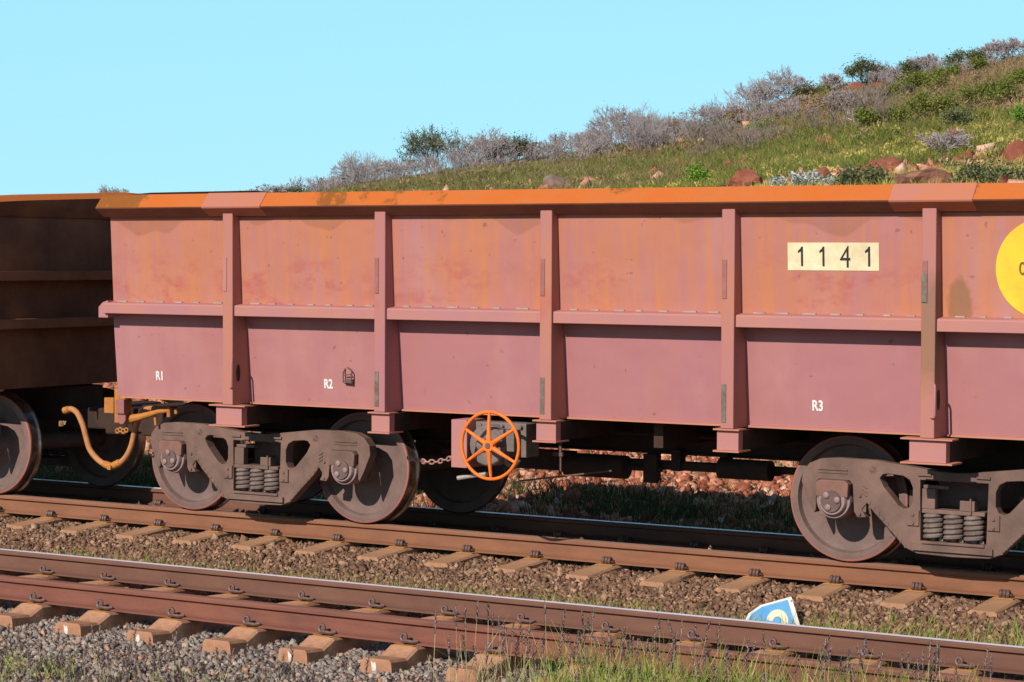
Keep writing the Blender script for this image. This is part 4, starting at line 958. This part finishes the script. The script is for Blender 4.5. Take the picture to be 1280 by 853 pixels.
B = [
 (136, 241, 34, 30, 'mauve', 'bare twiggy bush poking above the dark wagon at far left', 'bush'),
 (308, 240, 46, 14, 'mauve', 'leftmost thin grey bush on the skyline above the rim', 'bush'),
 (340, 240, 54, 24, 'mauve', 'low mauve bush on the skyline, second from the left', 'bush'),
 (374, 240, 34, 16, 'dark', 'tiny dark bush on the skyline, third from the left', 'bush'),
 (412, 240, 50, 24, 'mauve', 'small grey bush on the skyline left of the tall thin one', 'bush'),
 (450, 238, 66, 46, 'mauve', 'grey brown thicket left of the tall leafy shrub', 'bush'),
 (482, 232, 56, 40, 'mauve', 'brownish bush just left of the leafy skyline shrub', 'bush'),
 (548, 222, 96, 70, 'sparse', 'tall leafy dark green shrub, highest of the left skyline', 'shrub'),
 (596, 216, 76, 60, 'mauve', 'grey twiggy shrub right behind the leafy skyline shrub', 'bush'),
 (640, 210, 64, 44, 'sparse', 'small grey green shrub on the skyline above the second rib bay', 'shrub'),
 (676, 206, 56, 34, 'mauve', 'mauve bush on the skyline left above the grey boulder', 'bush'),
 (712, 200, 70, 40, 'mauve', 'mauve bush on the skyline straight above the grey boulder', 'bush'),
 (744, 194, 56, 40, 'mauve', 'pinkish grey bare bush left of the tall feathery one', 'bush'),
 (778, 188, 76, 58, 'mauve', 'tall feathery grey bush halfway along the skyline', 'bush'),
 (812, 180, 56, 46, 'mauve', 'thin bare bush beside the rust brown clump', 'bush'),
 (845, 168, 64, 30, 'brown', 'rust brown bush below the skyline left of the big bare bush', 'bush'),
 (880, 158, 60, 38, 'mauve', 'grey bush on the skyline above the rust brown clump', 'bush'),
 (912, 146, 44, 26, 'mauve', 'low grey bush just left of the big bare bush', 'bush'),
 (985, 122, 66, 52, 'mauve', 'big fan shaped bare grey bush standing alone on the skyline', 'bush'),
 (944, 130, 52, 46, 'mauve', 'leaning bare bush at the left side of the big fan shaped one', 'bush'),
 (1042, 112, 32, 30, 'mauve', 'small bare bush between the fan shaped and the dark shrubs', 'bush'),
 (1076, 104, 48, 42, 'sparse', 'dark sparse shrub on the skyline above the red rocks', 'shrub'),
 (1108, 98, 40, 30, 'mauve', 'bare grey bush right of the dark sparse shrub', 'bush'),
 (1136, 94, 28, 24, 'sparse', 'round dark shrub on the skyline above the green slope', 'shrub'),
 (1160, 88, 36, 32, 'mauve', 'thin grey bush on the skyline before the hilltop', 'bush'),
 (1206, 76, 50, 28, 'sparse', 'dark leafy shrub at the hilltop, right part of the skyline', 'shrub'),
 (1242, 72, 34, 36, 'mauve', 'tall bare twigs on the hilltop near the right edge', 'bush'),
 (1270, 68, 40, 32, 'mauve', 'bare bush on the hilltop cut by the right edge', 'bush'),
 (1118, 128, 60, 18, 'olive', 'low olive green shrub between the crest rocks and the slope shrubs', 'shrub'),
 (1150, 118, 62, 24, 'olive', 'olive green shrub below the round dark skyline shrub', 'shrub'),
 (1190, 104, 50, 20, 'olive', 'olive green shrub below the hilltop shrub', 'shrub'),
 (1110, 160, 64, 26, 'olive', 'olive shrub just right of the white dead tree', 'shrub'),
 (1165, 150, 66, 34, 'olive', 'spreading olive shrub in the middle of the slope with dark crooked trunk', 'shrub'),
 (1240, 132, 66, 32, 'olive', 'dense green shrub at the right of the slope', 'shrub'),
 (1272, 112, 44, 24, 'olive', 'green shrub cut by the right edge below the hilltop', 'shrub'),
 (1230, 92, 46, 16, 'olive', 'flat green shrub just under the right hilltop', 'shrub'),
 (1210, 160, 54, 22, 'dark', 'dull green shrub under the dense green shrub', 'shrub'),
 (1262, 160, 50, 24, 'bright', 'fresh green shrub cut by the right edge above the yellow grass', 'shrub'),
 (1020, 150, 70, 34, 'brown', 'reddish brown bush below the fan shaped bare bush', 'bush'),
 (1058, 146, 50, 36, 'mauve', 'dry mauve bush behind the white dead tree', 'bush'),
 (975, 150, 60, 30, 'mauve', 'mauve bush on the slope above the red boulder', 'bush'),
 (930, 160, 60, 24, 'brown', 'brown bush on the slope left of the mauve one', 'bush'),
 (1020, 122, 44, 16, 'olive', 'small green shrub at the crest under the gap in the skyline bushes', 'bush'),
 (890, 175, 60, 22, 'dark', 'dark low bush on the slope above the fourth post', 'bush'),
 (952, 168, 30, 14, 'bright', 'bright green low shrub left of the mauve slope bush', 'shrub'),
 (985, 237, 84, 20, 'silver', 'silvery grey leafed plant just above the rim, between two red boulders', 'plant'),
 (1045, 238, 40, 12, 'silver', 'small silvery plant at the foot of the small bright red boulder', 'plant'),
 (873, 237, 26, 26, 'bright', 'bright green leafy plant above the rim beside small red rocks', 'plant'),
 (1086, 238, 64, 26, 'dark', 'dull green low shrub above the rim left of the long boulder', 'shrub'),
 (1240, 236, 84, 30, 'dark', 'grey green shrub above the rim near the right edge', 'shrub'),
 (1180, 196, 60, 36, 'mauve', 'thin grey twiggy bush in the yellow grass above the long boulder', 'bush'),
]
for i, (px, py, w_, h_, kd, lb, ct) in enumerate(B):
    bush(px, py, w_, h_, kd, lb, 100+i, ct, 'shrub' if ct == 'shrub' else ('plant' if ct == 'plant' else 'bush'))
bush(1072, 157, 30, 25, 'pale', 'white forked dead tree stump standing on the slope', 300, 'dead tree', 'dead_tree', None)
